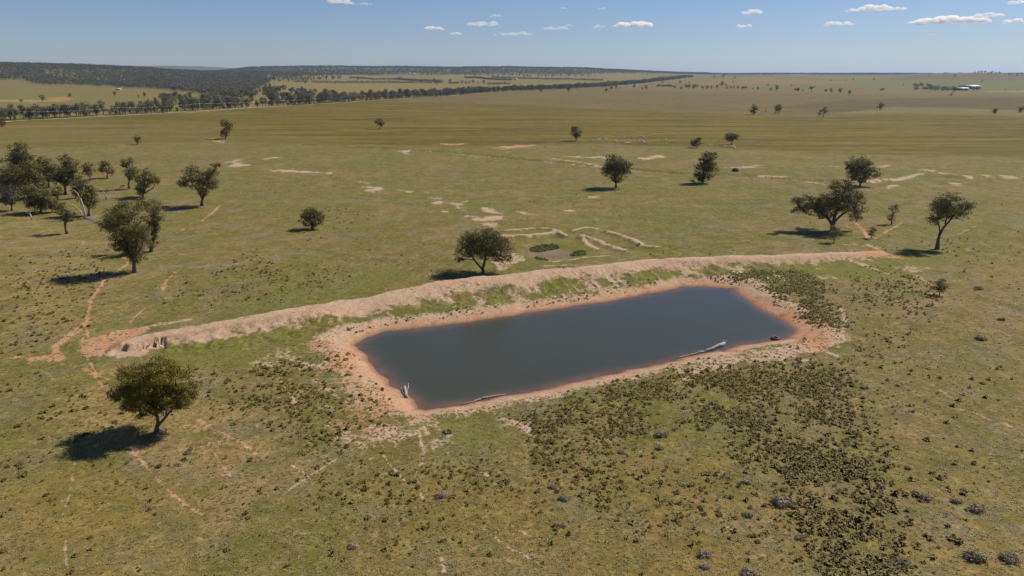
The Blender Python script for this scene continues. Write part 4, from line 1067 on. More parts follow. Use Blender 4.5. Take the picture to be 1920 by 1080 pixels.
# ------------------------------------------------------------------ rush tussocks
def tuft_mesh(seed, n=26, h=.42, r=.46, wd=.10, m=None):
    """a low dome of arching blades that lean outward and catch the light on top, with lit tops also painted into the tint"""
    rg = np.random.default_rng(seed)
    m = m or M_tuss
    V_ = []; q = []; ti = []
    for i in range(n):
        a = rg.random() * 6.283; e_ = rg.random() ** .7
        bx, by = .35 * r * e_ * math.cos(a), .35 * r * e_ * math.sin(a)
        ox, oy = math.cos(a) * r * e_, math.sin(a) * r * e_
        hh = h * (1 - .55 * e_ * e_) * (.75 + .4 * rg.random()); b_ = a + rg.normal() * .5
        wx, wy = -math.sin(b_) * wd, math.cos(b_) * wd
        k = len(V_)
        V_ += [(bx - wx, by - wy, h * .1), (bx + wx, by + wy, h * .1), (ox * .75 + wx, oy * .75 + wy, hh), (ox * .75 - wx, oy * .75 - wy, hh), (ox * 1.25 + wx * .4, oy * 1.25 + wy * .4, hh * .72), (ox * 1.25 - wx * .4, oy * 1.25 - wy * .4, hh * .72)]
        q += [(k, k + 1, k + 2, k + 3), (k + 3, k + 2, k + 4, k + 5)]
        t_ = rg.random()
        ti += [t_ * .3, t_ * .3, t_ * .7 + .3, t_ * .7 + .3, t_ * .8 + .2, t_ * .8 + .2]  # lit top and shaded base painted in: roots tinted darker, upper blade lighter
    return mesh_np('rush_tussock', V_, np.array(q), m, False, {'tint': np.array(ti)})
TUFT = [tuft_mesh(k) for k in range(7)]
def in_poly(px_pts, n, rg, zcull=True):
    pw_ = [tuple(P(*p, False)[:2]) for p in px_pts]
    a = np.array(pw_); mn = a.min(0); mx = a.max(0)
    out = np.zeros((0, 2))
    for _ in range(30):
        c_ = rg.random((n * 3, 2)) * (mx - mn) + mn
        c_ = c_[poly_sdf(c_[:, 0], c_[:, 1], pw_) < 0]
        out = np.concatenate([out, c_])
        if len(out) >= n: break
    return out[:n]
rg = np.random.default_rng(99)
AREAS = [([(960, 790), (1120, 735), (1260, 705), (1380, 680), (1560, 690), (1600, 740), (1560, 800), (1400, 800), (1250, 790), (1080, 870), (980, 850)], 4600),
         ([(1380, 780), (1560, 740), (1640, 830), (1680, 980), (1680, 1090), (1520, 1090), (1500, 950), (1400, 870)], 2300),
         ([(1520, 1020), (1660, 1010), (1680, 1090), (1530, 1090)], 420),
         ([(1410, 515), (1500, 505), (1580, 560), (1590, 610), (1540, 610), (1480, 570), (1430, 535)], 4200),
         ([(1340, 520), (1440, 508), (1440, 516), (1370, 526)], 800),
         ([(1600, 500), (1690, 495), (1760, 560), (1680, 660), (1600, 700), (1580, 600)], 1100),
         ([(980, 790), (1120, 830), (1180, 960), (1100, 960), (1020, 870), (930, 850), (900, 830)], 700),
         ([(780, 870), (960, 820), (1080, 900), (960, 960), (820, 940), (700, 960), (660, 900)], 520),
         ([(560, 820), (660, 790), (760, 880), (700, 960), (560, 940), (500, 900)], 230), ([(760, 960), (860, 960), (860, 1040), (720, 1040), (640, 1040)], 110),
         ([(380, 690), (560, 680), (640, 760), (720, 800), (600, 850), (500, 780), (400, 760)], 800),
         ([(0, 480), (200, 460), (190, 600), (60, 660), (0, 660)], 800), ([(0, 760), (200, 770), (260, 800), (100, 830), (0, 820)], 160), ([(0, 690), (200, 720), (200, 800), (0, 800)], 130),
         ([(300, 540), (420, 500), (480, 460), (560, 520), (400, 570), (300, 590)], 420), ([(470, 520), (640, 490), (650, 520), (520, 570), (440, 570)], 250),
         ([(600, 390), (720, 390), (700, 430), (620, 430)], 130), ([(400, 320), (660, 330), (640, 380), (420, 360)], 120), ([(1560, 470), (1920, 430), (1920, 560), (1700, 560)], 380),
         ([(1240, 640), (1420, 640), (1560, 645), (1560, 690), (1380, 680), (1250, 710)], 240), ([(590, 640), (650, 640), (740, 780), (640, 730), (590, 700)], 170),
         ([(650, 615), (980, 565), (1260, 530), (1340, 520), (1250, 545), (960, 580), (700, 625)], 900), ([(640, 590), (960, 545), (1260, 515), (1250, 530), (960, 565), (660, 610)], 420),
         ([(1400, 700), (1920, 640), (1920, 1080), (1680, 1080), (1640, 860)], 460), ([(0, 850), (600, 860), (700, 1090), (-100, 1090)], 420), ([(860, 960), (1500, 900), (1520, 1090), (820, 1090)], 420),
         ([(1200, 840), (1400, 810), (1480, 960), (1300, 1000), (1180, 940)], 380), ([(200, 560), (600, 420), (1100, 500), (640, 560), (300, 600)], 250), ([(1060, 440), (1260, 455), (1400, 470), (1220, 482)], 110),
         ([(900, 300), (1900, 340), (1900, 470), (1200, 470), (960, 420)], 420)]
pts = np.concatenate([in_poly(a, n, rg) for a, n in [(a, int(n * (1.0 if n > 1500 else .95 if n > 600 else .68))) for a, n in AREAS]])
pts = pts + rg.normal(size=pts.shape) * 1.4
# clump them: keep by noise
kk = .6 * fbm(pts[:, 0], pts[:, 1], 4.0, 120, 3) + .4 * fbm(pts[:, 0], pts[:, 1], 16, 121, 3)
pts = pts[kk + rg.normal(size=len(kk)) * .07 > .475]
pts = pts[poly_sdf(pts[:, 0], pts[:, 1], POND) > 1.6]
zz = height(pts[:, 0], pts[:, 1])
dist = np.hypot(pts[:, 0], pts[:, 1])
scl = .40 + .70 * rg.random(len(pts)) ** 2.5
big = fbm(pts[:, 0], pts[:, 1], 30, 130, 2); scl *= .75 + .6 * big
scl *= np.where((pts[:, 0] > 30) & (dist < 85), 1.05, .82)
_d, _s, _, _ = poly_dist(pts[:, 0], pts[:, 1], CREST); scl *= np.where((_d < 18) & (_s > 0), .72, 1)
_k = ~((_d < 6.5) & (_s > 0)) & ~((_d < 3) & (_s <= 0)); pts = pts[_k]; zz = zz[_k]; dist = dist[_k]; scl = scl[_k]
inview = (np.abs(pts[:, 0] / np.maximum(pts[:, 1], 1)) < .86) & (pts[:, 1] > 54)
order = np.argsort(np.where(inview, dist / scl, 1e9))
for i in order[:300]:
    o = bpy.data.objects.new('rush_tussock', TUFT[int(rg.integers(0, 7))]); C.objects.link(o)
    o.location = (pts[i, 0], pts[i, 1], zz[i]); s = float(scl[i]); o.scale = (s, s, s * 1.05); o.rotation_euler[2] = rg.random() * 6.28
    tag(o, 'dark green rush tussock, one of many sprouting from the near pasture', 'tussock', 'rush tussocks nearest the camera')
rest = order[300:]
scatter('rush_tussocks', np.concatenate([pts[rest], zz[rest, None]], 1), scl[rest], rg.random(len(rest)) * 6.28, TUFT, 'beds of dark rush tussocks spread over the pasture round the pond', 'rushes')
# short grass tufts all over the near ground
def short_tuft(seed):
    return tuft_mesh(seed + 500, 8, .07, .24, .05, M_grass)
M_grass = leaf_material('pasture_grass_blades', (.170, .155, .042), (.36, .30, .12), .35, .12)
GT = [short_tuft(k) for k in range(5)]
n = 45000
rr_ = 52 + 120 * rg.random(n) ** 1.2; tt_ = (rg.random(n) - .5) * 1.62
gp = np.stack([rr_ * np.sin(tt_), rr_ * np.cos(tt_)], 1)
q = (poly_sdf(gp[:, 0], gp[:, 1], POND) > 3.5)
dC, sC, _, _ = poly_dist(gp[:, 0], gp[:, 1], CREST)
q &= ~((dC < 6) & (sC > 0)) & ~((dC < 3) & (sC <= 0))
gp = gp[q]; gs = .5 + .9 * rg.random(len(gp))
scatter('pasture_grass', np.concatenate([gp, height(gp[:, 0], gp[:, 1])[:, None]], 1), gs, rg.random(len(gp)) * 6.28, GT, 'short dry and green grass growing over the whole near pasture', 'grass')
# reeds round the silted hollow
for k, (poly, n_, lab) in enumerate([([(990, 466), (1010, 460), (1040, 458), (1052, 462), (1030, 466), (1008, 470)], 150, 'dense dark green reeds on the far side of the dry hollow'),
                                     ([(1070, 474), (1085, 468), (1100, 473), (1096, 479), (1078, 478)], 90, 'round dark green reed bed at the right end of the dry hollow'),
                                     ([(1002, 481), (1015, 483), (1030, 487), (1012, 487)], 40, 'thin dark green reeds on the near side of the dry hollow')]):
    p2 = in_poly(poly, n_, rg); RT = [tuft_mesh(800 + j, 16, .38, .6, .11, M_reed) for j in range(3)]
    scatter('reeds', np.concatenate([p2, height(p2[:, 0], p2[:, 1])[:, None]], 1), .7 + .5 * rg.random(len(p2)), rg.random(len(p2)) * 6.28, RT, lab, 'reeds')

# ------------------------------------------------------------------ far trees
def far_crown(seed, form='round', size=.75):
    rg_ = np.random.default_rng(seed)
    bl = []
    n_ = rg_.integers(4, 7)
    for i in range(n_):
        a = rg_.random() * 6.283; q = 2.4 * rg_.random() ** .5
        zc = 6 + 4.5 * rg_.random() if form == 'round' else 4 + 8 * rg_.random()
        if form == 'tall': q *= .45
        rx_ = 1.9 + 1.4 * rg_.random()
        bl.append((q * math.cos(a), q * math.sin(a), zc - (1.6 if i % 2 else 0), rx_, rx_, rx_ * .85))
    V_, F_, ti = leaves(bl, size, .42, rg_, .42)
    return V_, F_, ti, bl
def far_trunk(bl, seed):
    parts = [tube([(0, 0, -.5), (0, 0, 2.5), (.2, .1, 5)], [.38, .28, .2], 5)]
    for q in bl[:4]: parts.append(tube([(0, 0, 2.6), (q[0], q[1], q[2])], [.18, .07], 4))
    return join(parts)
FT = []
for k in range(9):
    V_, F_, ti, bl = far_crown(300 + k, 'tall' if k % 4 == 3 else 'round')
    cm = mesh_np('crown', V_, F_, M_leaf_far, False, {'tint': ti})
    tv, tf = far_trunk(bl, k)
    tm = mesh_np('trunk', tv, tf, M_bark, True)
    V2 = np.concatenate([V_, tv]); F2 = [np.concatenate([F_, tf[0] + len(V_)]), tf[1] + len(V_)]
    mi = np.concatenate([np.zeros(len(F_)), np.ones(len(tf[0]) + len(tf[1]))])
    am = mesh_np('far_tree', V2, F2, [M_leaf_far, M_bark], False, {'tint': np.concatenate([ti, np.full(len(tv), .5)])}, mi)
    FT.append((cm, tm, am))
# simpler kinds for the woods on the hills
FW = []
for k in range(6):
    rg_ = np.random.default_rng(700 + k)
    bl = [(rg_.normal() * 1.6, rg_.normal() * 1.6, 6 + rg_.random() * 3, 2.6, 2.6, 2.2) for _ in range(3)]
    V_, F_, ti = leaves(bl, 1.5, .5, rg_, .5)
    tv, tf = join([tube([(0, 0, -1), (0, 0, 5)], [.3, .2], 4)])
    V2 = np.concatenate([V_, tv]); F2 = [np.concatenate([F_, tf[0] + len(V_)]), tf[1] + len(V_)]
    mi = np.concatenate([np.zeros(len(F_)), np.ones(len(tf[0]) + len(tf[1]))])
    FW.append(mesh_np('wood_tree', V2, F2, [M_leaf_far, M_bark], False, {'tint': np.concatenate([ti, np.full(len(tv), .5)])}, mi))

# roadside belt
ROADL = [(-60, 238), (20, 227), (60, 225), (200, 218), (370, 208), (600, 195), (700, 188), (840, 180), (960, 171), (1100, 165), (1200, 157), (1260, 150), (1300, 145)]
RW = [np.array(P(*p, False)[:2]) for p in ROADL]
seg = np.cumsum([0] + [np.linalg.norm(b - a) for a, b in zip(RW[:-1], RW[1:])])
def along(s, off):
    i = min(len(seg) - 2, int(np.searchsorted(seg, s, 'right')) - 1)
    d_ = (RW[i + 1] - RW[i]) / (seg[i + 1] - seg[i]); p_ = RW[i] + d_ * (s - seg[i])
    return p_ + np.array([-d_[1], d_[0]]) * off
belt = []
s = 5.0
while s < seg[-1]:
    rows = 3 if s < 1600 else 4
    for k in range(rows):
        off = 4 + k * 13 + rg.normal() * 3.5
        p_ = along(min(s + rg.normal() * 3, seg[-1] - 1), off)
        if rg.random() < .93: belt.append((p_[0], p_[1], (1.0 + .5 * rg.random()) if rg.random() < .75 else .6 + .2 * rg.random(), k, s))
    s += 7.5 if s < 1600 else 10
gap = fbm(np.array([b[4] for b in belt]), np.zeros(len(belt)), 60, 77, 2)
belt = [b for b, g_ in zip(belt, gap) if g_ > .1]
belt.sort(key=lambda b: math.hypot(b[0], b[1]))
bx = np.array([b[0] for b in belt]); by = np.array([b[1] for b in belt]); bz = height(bx, by)
NI = 190
for i in range(min(NI, len(belt))):
    k = int(rg.integers(0, 9)); s = belt[i][2]
    e = empty('roadside_tree', (bx[i], by[i], bz[i] - 1.3), rg.random() * 6.28, 'grey green gum tree in the long belt beside the pale road', 'tree', 'gum trees in the belt along the road')
    e.scale = (s, s, s * (.9 + .2 * rg.random()))
    obj('crown', FT[k][0], e); obj('trunk', FT[k][1], e)
ri = np.arange(NI, len(belt))
scatter('roadside_trees', np.stack([bx[ri], by[ri], bz[ri] - 1.3], 1), np.array([belt[i][2] for i in ri]), rg.random(len(ri)) * 6.28, [f[2] for f in FT], 'long dark belt of gum trees running away along the road to the horizon', 'tree belt')
# the road under the belt
rdp = []
for s in np.linspace(0, seg[-1] - 1, 260):
    for off in (-2.5, 3.5):
        q = along(s, off); rdp.append((q[0], q[1], float(height(q[:1], q[1:2], False)[0]) + .12))
rf_ = np.array([(2 * i, 2 * i + 1, 2 * i + 3, 2 * i + 2) for i in range(259)])
M_road = simple('pale_gravel_road', (.42, .37, .31), .95, 0, .12, .6)
tag(obj('road', mesh_np('road', rdp, rf_[:, ::-1], M_road)), kind='structure')

# scattered far trees, each its own
FAR = [((40, 194), 8, 'dark tree'), ((80, 191), 11, 0), ((132, 183), 7, 0), ((216, 182), 10, 0), ((272, 183), 10, 0), ((310, 183), 7, 0), ((260, 184), 5, 0), ((128, 182.5), 3, 0),
       ((298, 186), 5, 0), ((1066, 174, 0), 11, 0), ((1136, 175), 9, 0), ((1146, 169), 7, 0), ((1155, 168), 7, 0), ((1014, 174), 8, 0), ((1189, 167), 9, 0), ((1190, 160), 6, 0), ((1204, 169), 5, 0), ((1211, 169), 8, 0),
       ((1243, 157), 5, 0), ((1275, 158), 7, 0), ((1292, 157), 4, 0), ((1265, 167), 7, 0), ((1277, 169), 7, 0), ((1255, 161), 4, 0),
       ((1286, 167), 8, 0), ((1292, 167), 9, 0), ((1301, 168), 9, 0), ((1306, 166), 7, 0), ((1317, 168), 7, 0), ((1325, 169), 9, 0), ((1334, 168), 8, 0), ((1344, 168), 7, 0), ((1353, 163), 9, 0), ((1360, 162), 5, 0),
       ((1363, 168), 5, 0), ((1370, 168), 6, 0), ((1376, 168), 6, 0), ((1383, 168), 6, 0), ((1392, 169), 7, 0), ((1397, 169), 7, 0), ((1411, 169), 4, 0), ((1420, 170), 7, 0), ((1445, 171), 6, 0), ((1456, 172), 11, 0), ((1440, 162), 5, 0), ((1484, 163), 4, 0),
       ((1492, 173), 8, 0), ((1497, 173), 8, 0), ((1505, 172), 4, 0), ((1521, 174), 12, 0), ((1548, 174), 7, 0), ((1558, 175), 8, 0), ((1575, 176), 10, 0), ((1592, 179), 10, 0), ((1339, 147), 5, 0), ((1357, 147), 7, 0), ((1377, 149), 5, 0), ((1374, 155), 3, 0),
       ((1557, 153), 4, 0), ((1585, 152), 3, 0), ((1600, 151), 4, 0), ((1638, 151), 4, 0), ((1694, 161), 4, 0), ((1784, 181), 6, 0), ((1788, 174), 4, 0), ((1841, 156), 5, 0), ((1836, 163), 4, 0), ((1885, 171), 3, 0), ((1908, 172), 4, 0), ((1742, 142), 4, 0), ((1772, 139.5), 4, 0), ((1790, 147), 6, 0),
       ((1822, 139), 3, 0), ((1828, 139), 5, 0), ((1834, 139), 6, 0), ((1839, 139), 6, 0), ((1846, 139), 6, 0), ((1853, 140), 5, 0), ((1859, 140), 6, 0), ((1866, 140), 5, 0), ((1873, 140), 6, 0), ((1892, 142), 5, 0), ((1897, 142), 4, 0), ((1907, 143), 4, 0), ((1916, 143.5), 4, 0),
       ((867, 158), 6, 0), ((874, 159), 6, 0), ((887, 157), 7, 0), ((880, 158), 5, 0), ((897, 158), 3, 0), ((907, 159), 9, 0), ((820, 161), 10, 0), ((844, 156), 7, 0), ((815, 154), 6, 0), ((750, 152), 7, 0), ((672, 151), 5, 0), ((573, 158), 6, 0), ((605, 193), 16, 0), ((572, 178), 10, 0),
       ((503, 157), 8, 0), ((515, 152), 8, 0), ((624, 150), 7, 0), ((1126, 141), 4, 0), ((1093, 143), 4, 0), ((1070, 145), 3, 0), ((1205, 141), 3, 0), ((1213, 141), 3, 0), ((1222, 141), 3, 0), ((1233, 141), 3, 0)]
used = 0
for (p, hpx, _n) in FAR:
    B = P(p[0], p[1], False)
    t_ = B.y / ray(p[0], p[1])[1]
    hm = hpx * t_ / FPX * 1.08
    k = int(rg.integers(0, 9)); s = hm / 11.5
    o = bpy.data.objects.new('paddock_tree', FT[k][2]); C.objects.link(o)
    o.location = B; wd_ = s * (.85 + .5 * rg.random()); o.scale = (wd_, wd_, s); o.rotation_euler[2] = rg.random() * 6.28
    if p[0] < 330: lab, gp_ = 'dark tree dotted on the pale paddock between the road belt and the wooded hill', 'trees on the paddock below the wooded hill'
    elif p[0] < 700: lab, gp_ = 'dark tree among the tan paddocks left of centre beyond the belt', 'trees in the tan paddocks'
    elif p[0] < 1010: lab, gp_ = 'small dark tree near the ends of the far windbreak rows', 'trees by the windbreak rows'
    elif p[0] < 1240: lab, gp_ = 'small dark tree on open ground near the vanishing end of the road belt', 'trees near the end of the belt'
    elif p[1] > 160 and p[0] < 1610: lab, gp_ = 'small gum tree in the broken row across the far paddock', 'trees of the broken row across the far paddock'
    elif p[0] > 1735 and p[1] < 148: lab, gp_ = 'tiny tree on the bare hill at the far right', 'trees on the bare hill'
    else: lab, gp_ = 'tiny tree dotted over the open slopes far right', 'trees on the far right slopes'
    tag(o, lab, 'tree', gp_)

# woods on the hills
EX = [-600, 0, 40, 60, 100, 200, 290, 340, 380, 425, 450, 470, 500, 520, 560, 640, 760, 880, 960, 1050, 1120, 1180, 1250, 1300]
EY = [151, 151, 150.5, 159, 162, 164, 168, 173, 181, 194, 194, 174, 158, 149, 146, 141, 139.6, 141, 140, 141, 139.5, 138.5, 139, 139.5]
ER = [math.hypot(*P(a, b, False)[:2]) for a, b in zip(EX, EY)]
n = 84000
az_ = -760 + 2090 * rg.random(n)
r_ = np.sqrt(700 ** 2 + (7600 ** 2 - 700 ** 2) * rg.random(n))
wx = (az_ - 960) / 1341.; wy = r_ / np.sqrt(1 + wx * wx); wx = wx * wy
lo = np.interp(az_, EX, ER)
hi = np.where(az_ < 360, 5600, 7400)
q = (r_ > lo * (1 + .05 * (fbm(wx, wy, 120, 140, 3) - .5))) & (r_ < hi)
clr = fbm(wx, wy, 240, 141, 3)
q &= (clr > np.where(r_ < 4600, .30, .31)) | (rg.random(n) < .25)
q &= (r_ < 4400) | (rg.random(n) < .75) | (az_ > 420)
# thinner wood near its lower edge and where it meets the belt
q &= rg.random(n) < np.clip(.45 + (r_ - lo) / 500., 0, 1)
wx, wy, r_ = wx[q], wy[q], r_[q]
# extra density on the near side of the left hill
n2 = 16000
az2 = -300 + 800 * rg.random(n2); r2 = 1500 + 3100 * rg.random(n2) ** .9
x2 = (az2 - 960) / 1341.; y2 = r2 / np.sqrt(1 + x2 * x2); x2 = x2 * y2
lo2 = np.interp(az2, EX, ER); q2 = (r2 > lo2 * (1 + .05 * (fbm(x2, y2, 120, 140, 3) - .5))) & (fbm(x2, y2, 150, 142, 3) > .34) & (rg.random(n2) < np.clip(.5 + (r2 - lo2) / 400., 0, 1))
wx = np.concatenate([wx, x2[q2]]); wy = np.concatenate([wy, y2[q2]]); r_ = np.concatenate([r_, r2[q2]])
ws = (.75 + .6 * rg.random(len(wx))) * (1 + .35 * sstep(4500, 6500, r_))
scatter('woodland', np.stack([wx, wy, height(wx, wy, False) - .3], 1), ws, rg.random(len(wx)) * 6.28, FW, 'dark wooded hills of grey green gums along the left and central horizon', 'woodland')
# sparse scrub in the clearing below the wood and along the right horizon
n3 = 7000
az3 = 1240 + 760 * rg.random(n3); r3 = 6200 + 2600 * rg.random(n3)
x3 = (az3 - 960) / 1341.; y3 = r3 / np.sqrt(1 + x3 * x3); x3 = x3 * y3
q = fbm(x3, y3, 400, 150, 3) > np.interp(az3, [1240, 1500, 1700, 2000], [.30, .44, .48, .55]); x3, y3 = x3[q], y3[q]
scatter('horizon_trees', np.stack([x3, y3, height(x3, y3, False)], 1), 1.0 + .8 * rg.random(len(x3)), rg.random(len(x3)) * 6.28, FW, 'thin dark line of far trees on the horizon at the right', 'tree line')
# trees between the wood and the belt left of centre
n4 = 520
p4 = in_poly([(440, 196), (500, 165), (560, 170), (640, 182), (640, 190), (560, 192), (470, 200)], 130, rg)
p5 = in_poly([(300, 186), (380, 190), (440, 196), (430, 204), (330, 206), (290, 196)], 45, rg)
p6 = in_poly([(640, 139), (960, 139), (1120, 140), (1110, 146), (960, 146), (760, 142), (640, 143)], 160, rg)
p7 = in_poly([(500, 146), (640, 141), (640, 149), (520, 156)], 120, rg)
p4 = np.concatenate([p4, p5, p6, p7])
scatter('open_woodland', np.stack([p4[:, 0], p4[:, 1], height(p4[:, 0], p4[:, 1], False)], 1), .8 + .6 * rg.random(len(p4)), rg.random(len(p4)) * 6.28, [f[2] for f in FT], 'loose open gum woodland on the paddocks behind the road belt', 'open woodland')

# windbreak rows
def hedge(pts, hm, wd_, label):
    q = [P(a, b, False) for a, b in pts]
    rg_ = np.random.default_rng(int(pts[0][0]))
    bl = []
    for a, b in zip(q[:-1], q[1:]):
        L_ = (b - a).length; n_ = max(2, int(L_ / (wd_ * .9)))
        for i in range(n_):
            c_ = a + (b - a) * ((i + rg_.random() * .6) / n_)
            zc = float(height(np.array([c_.x]), np.array([c_.y]), False)[0])
            h_ = hm * (.8 + .4 * rg_.random())
            bl.append((c_.x - q[0].x, c_.y - q[0].y, zc - q[0].z + h_ * .5, wd_ * .62, wd_ * .62, h_ * .55))
    V_, F_, ti = leaves(bl, 1.25, .8, rg_, .5)
    o = obj('windbreak', mesh_np('windbreak', V_, F_, M_leaf_far, False, {'tint': ti}), None, q[0])
    tag(o, label, 'windbreak')
hedge([(555, 154.5), (580, 154.5)], 9, 9, 'short dark windbreak left of the road gap in the tan paddock')
hedge([(584, 155), (700, 155.5), (830, 156)], 9, 9, 'longest straight dark windbreak row across the tan paddocks')
hedge([(655, 146.5), (740, 149.5), (790, 152), (826, 153.5)], 9, 9, 'slanting windbreak row running just above the longest one')
hedge([(840, 157), (862, 157)], 9, 9, 'short windbreak with a tree beside it, left of the clustered far trees')
hedge([(872, 146), (915, 149), (960, 151)], 9, 10, 'upper windbreak row slanting down right of centre')
hedge([(922, 145.5), (958, 146.5)], 8, 9, 'short windbreak above the upper slanting row')
hedge([(960, 147.5), (1040, 149.5), (1130, 151.5)], 9, 9, 'long windbreak row meeting the road belt at right of centre')
hedge([(916, 159), (956, 158)], 8, 9, 'low windbreak just behind the road belt right of centre')
hedge([(398, 152), (450, 155), (490, 155.5)], 9, 9, 'windbreak below the wood, left of the tan paddock')
hedge([(1231, 162), (1262, 163)], 7, 7, 'short windbreak out on the open paddock past the belt')
hedge([(1712, 161.5), (1732, 162)], 12, 10, 'rectangular tree block left above the farm sheds')
hedge([(1739, 162), (1746, 162.5)], 9, 10, 'small tree clump between the rectangular block and the farm')
hedge([(1712, 169), (1740, 169.5), (1765, 169.5), (1792, 169.5)], 13, 14, 'long dark garden of trees left of the farm sheds')
hedge([(1822, 169.5), (1840, 169.5)], 8, 9, 'low row of trees right of the farm sheds')
hedge([(1650, 169.5), (1657, 169.5)], 6, 8, 'small dark thicket on the pale slope left of the farm')

# ------------------------------------------------------------------ farm buildings
M_white = simple('white_steel_sheet', (.72, .70, .66), .5, 0, .05, .3)
M_wallg = simple('steel_wall_painted_shade', (.34, .31, .28), .6, 0, .08, .3)  # steel sheet darkened in its base colour to read as shaded walls
M_dark = simple('dark_opening', (.05, .045, .04), .8, 0, .1, .3)
def shed(px, py, w_, l_, h_, label, rz=0, name='shed', doors=2, win=0):
    B = P(px, py, False)
    e = empty(name, B, rz, label, 'shed' if name == 'shed' else 'house')
    hw, hl, rz_ = w_ / 2, l_ / 2, h_ * 1.32
    V_ = [(-hw, -hl, -.5), (hw, -hl, -.5), (hw, hl, -.5), (-hw, hl, -.5), (-hw, -hl, h_), (hw, -hl, h_), (hw, hl, h_), (-hw, hl, h_), (-hw, 0, rz_ - .1), (hw, 0, rz_ - .1)]
    F4 = np.array([(0, 1, 5, 4), (1, 2, 6, 5), (2, 3, 7, 6), (3, 0, 4, 7)]); F3 = np.array([(4, 8, 7), (5, 6, 9)])
    obj('wall', mesh_np('wall', V_, [F4, F3], M_wallg if name == 'shed' else M_white), e)
    o_ = .5
    V_ = [(-hw - o_, -hl - o_, h_ - .05), (hw + o_, -hl - o_, h_ - .05), (hw + o_, 0, rz_), (-hw - o_, 0, rz_), (-hw - o_, hl + o_, h_ - .05), (hw + o_, hl + o_, h_ - .05),
          (-hw - o_, -hl - o_, h_ + .12), (hw + o_, -hl - o_, h_ + .12), (hw + o_, 0, rz_ + .17), (-hw - o_, 0, rz_ + .17), (-hw - o_, hl + o_, h_ + .12), (hw + o_, hl + o_, h_ + .12)]
    F4 = np.array([(6, 7, 8, 9), (9, 8, 11, 10), (1, 0, 3, 2), (2, 3, 4, 5), (0, 1, 7, 6), (5, 4, 10, 11), (1, 2, 8, 7), (2, 5, 11, 8), (3, 0, 6, 9), (4, 3, 9, 10)])
    obj('roof', mesh_np('roof', V_, F4, M_white), e)
    for k in range(doors):
        cx = -hw + w_ * (k + .5) / doors; dw = w_ / doors * .32; zt = h_ * .75
        V_ = [(cx - dw, -hl - .06, -.4), (cx + dw, -hl - .06, -.4), (cx + dw, -hl - .06, zt), (cx - dw, -hl - .06, zt), (cx - dw, -hl + .02, -.4), (cx + dw, -hl + .02, -.4), (cx + dw, -hl + .02, zt), (cx - dw, -hl + .02, zt)]
        obj('door', mesh_np('door', V_, np.array([(0, 1, 2, 3), (1, 5, 6, 2), (4, 0, 3, 7), (3, 2, 6, 7)]), M_dark), e)
    return e
shed(1801, 169.5, 34, 22, 6, 'long low white roofed farm shed, left and nearer of the two', .1)
shed(1818, 166.5, 46, 40, 8, 'big white roofed farm shed behind the low one', .1)
shed(223, 169, 13, 9, 3.4, 'small white shed at the lower edge of the hill wood', 0, 'shed', 1)
shed(967, 150, 16, 12, 5, 'small pale farmhouse among dark trees beside the long windbreak', 0, 'house', 1)
for px, py, lab in [(605, 131.5, 'far white house roof on the wooded horizon, left one'), (613, 131.3, 'far white house roof on the wooded horizon, middle one'), (621, 131.5, 'far white house roof on the wooded horizon, right one'), (768, 139.5, 'far white building at the foot of the central wood, left one'), (776, 139.8, 'far white building at the foot of the central wood, right one')]:
    e = shed(px, py, 22, 14, 6, lab, .2, 'house', 1)
    B = e.location; e.location.z += 7 if py < 135 else 2
    if py < 135: e.location.z -= 5

# white trough and post between the two paddock trees
B = P(1428, 213)
e = empty('water_trough', B, .1, 'white round water trough between two dark paddock trees', 'trough')
cyl = lambda r1, r2, z1, z2, n_=16: tube([(0, 0, z1), (0, 0, z2)], [r1, r2], n_)
v, f, t_ = cyl(1.5, 1.5, -.1, .75); obj('tank_wall', mesh_np('tank_wall', v, [f], M_white, True), e)
v, f, t_ = cyl(1.38, 1.38, .3, .62); obj('water', mesh_np('water', v, [t_], M_dark), e)
B = P(1435, 211.5)
e = empty('post', B, 0, 'tall dark timber post right of the white trough', 'post')
v, f, t_ = tube([(0, 0, -.3), (0, 0, 5.6)], [.22, .17], 8); obj('pole', mesh_np('pole', v, [f, t_], M_bark), e)
v, f, t_ = tube([(-.55, 0, 5.1), (.55, 0, 5.1)], [.1, .1], 6); obj('crossarm', mesh_np('crossarm', v, [f, t_], M_bark), e)

# ------------------------------------------------------------------ power line by the road
M_wood = simple('pale_power_pole', (.30, .26, .21), .85, 0, .2, 1)
poles = [along(s, -7) for s in np.linspace(70, 960, 9)]
pe = []
for i, q in enumerate(poles):
    z_ = GZ(q[0], q[1])
    e = empty('power_pole', (q[0], q[1], z_), -1.0, 'slim timber power pole carrying one wire beside the road belt', 'power pole', 'power poles along the road')
    v, f, t_ = tube([(0, 0, -.4), (0, 0, 9.5)], [.17, .12], 7); obj('pole', mesh_np('pole', v, [f, t_], M_wood), e)
    v, f, t_ = tube([(-.9, 0, 9.1), (.9, 0, 9.1)], [.07, .07], 5); obj('crossarm', mesh_np('crossarm', v, [f, t_], M_wood), e)
    pe.append(np.array([q[0], q[1], z_ + 9.2]))
wl = []
for a, b in zip(pe[:-1], pe[1:]):
    for k in range(8):
        u = k / 8; wl.append(a * (1 - u) + b * u - np.array([0, 0, 4 * u * (1 - u) * 1.4]))
wl.append(pe[-1])
v, f, t_ = tube(wl, [.045] * len(wl), 4)
tag(obj('power_line', mesh_np('power_line', v, [f, t_], simple('aluminium_wire', (.55, .55, .53), .4, .6, .05))), 'thin pale power line strung between the poles by the road', 'power line')

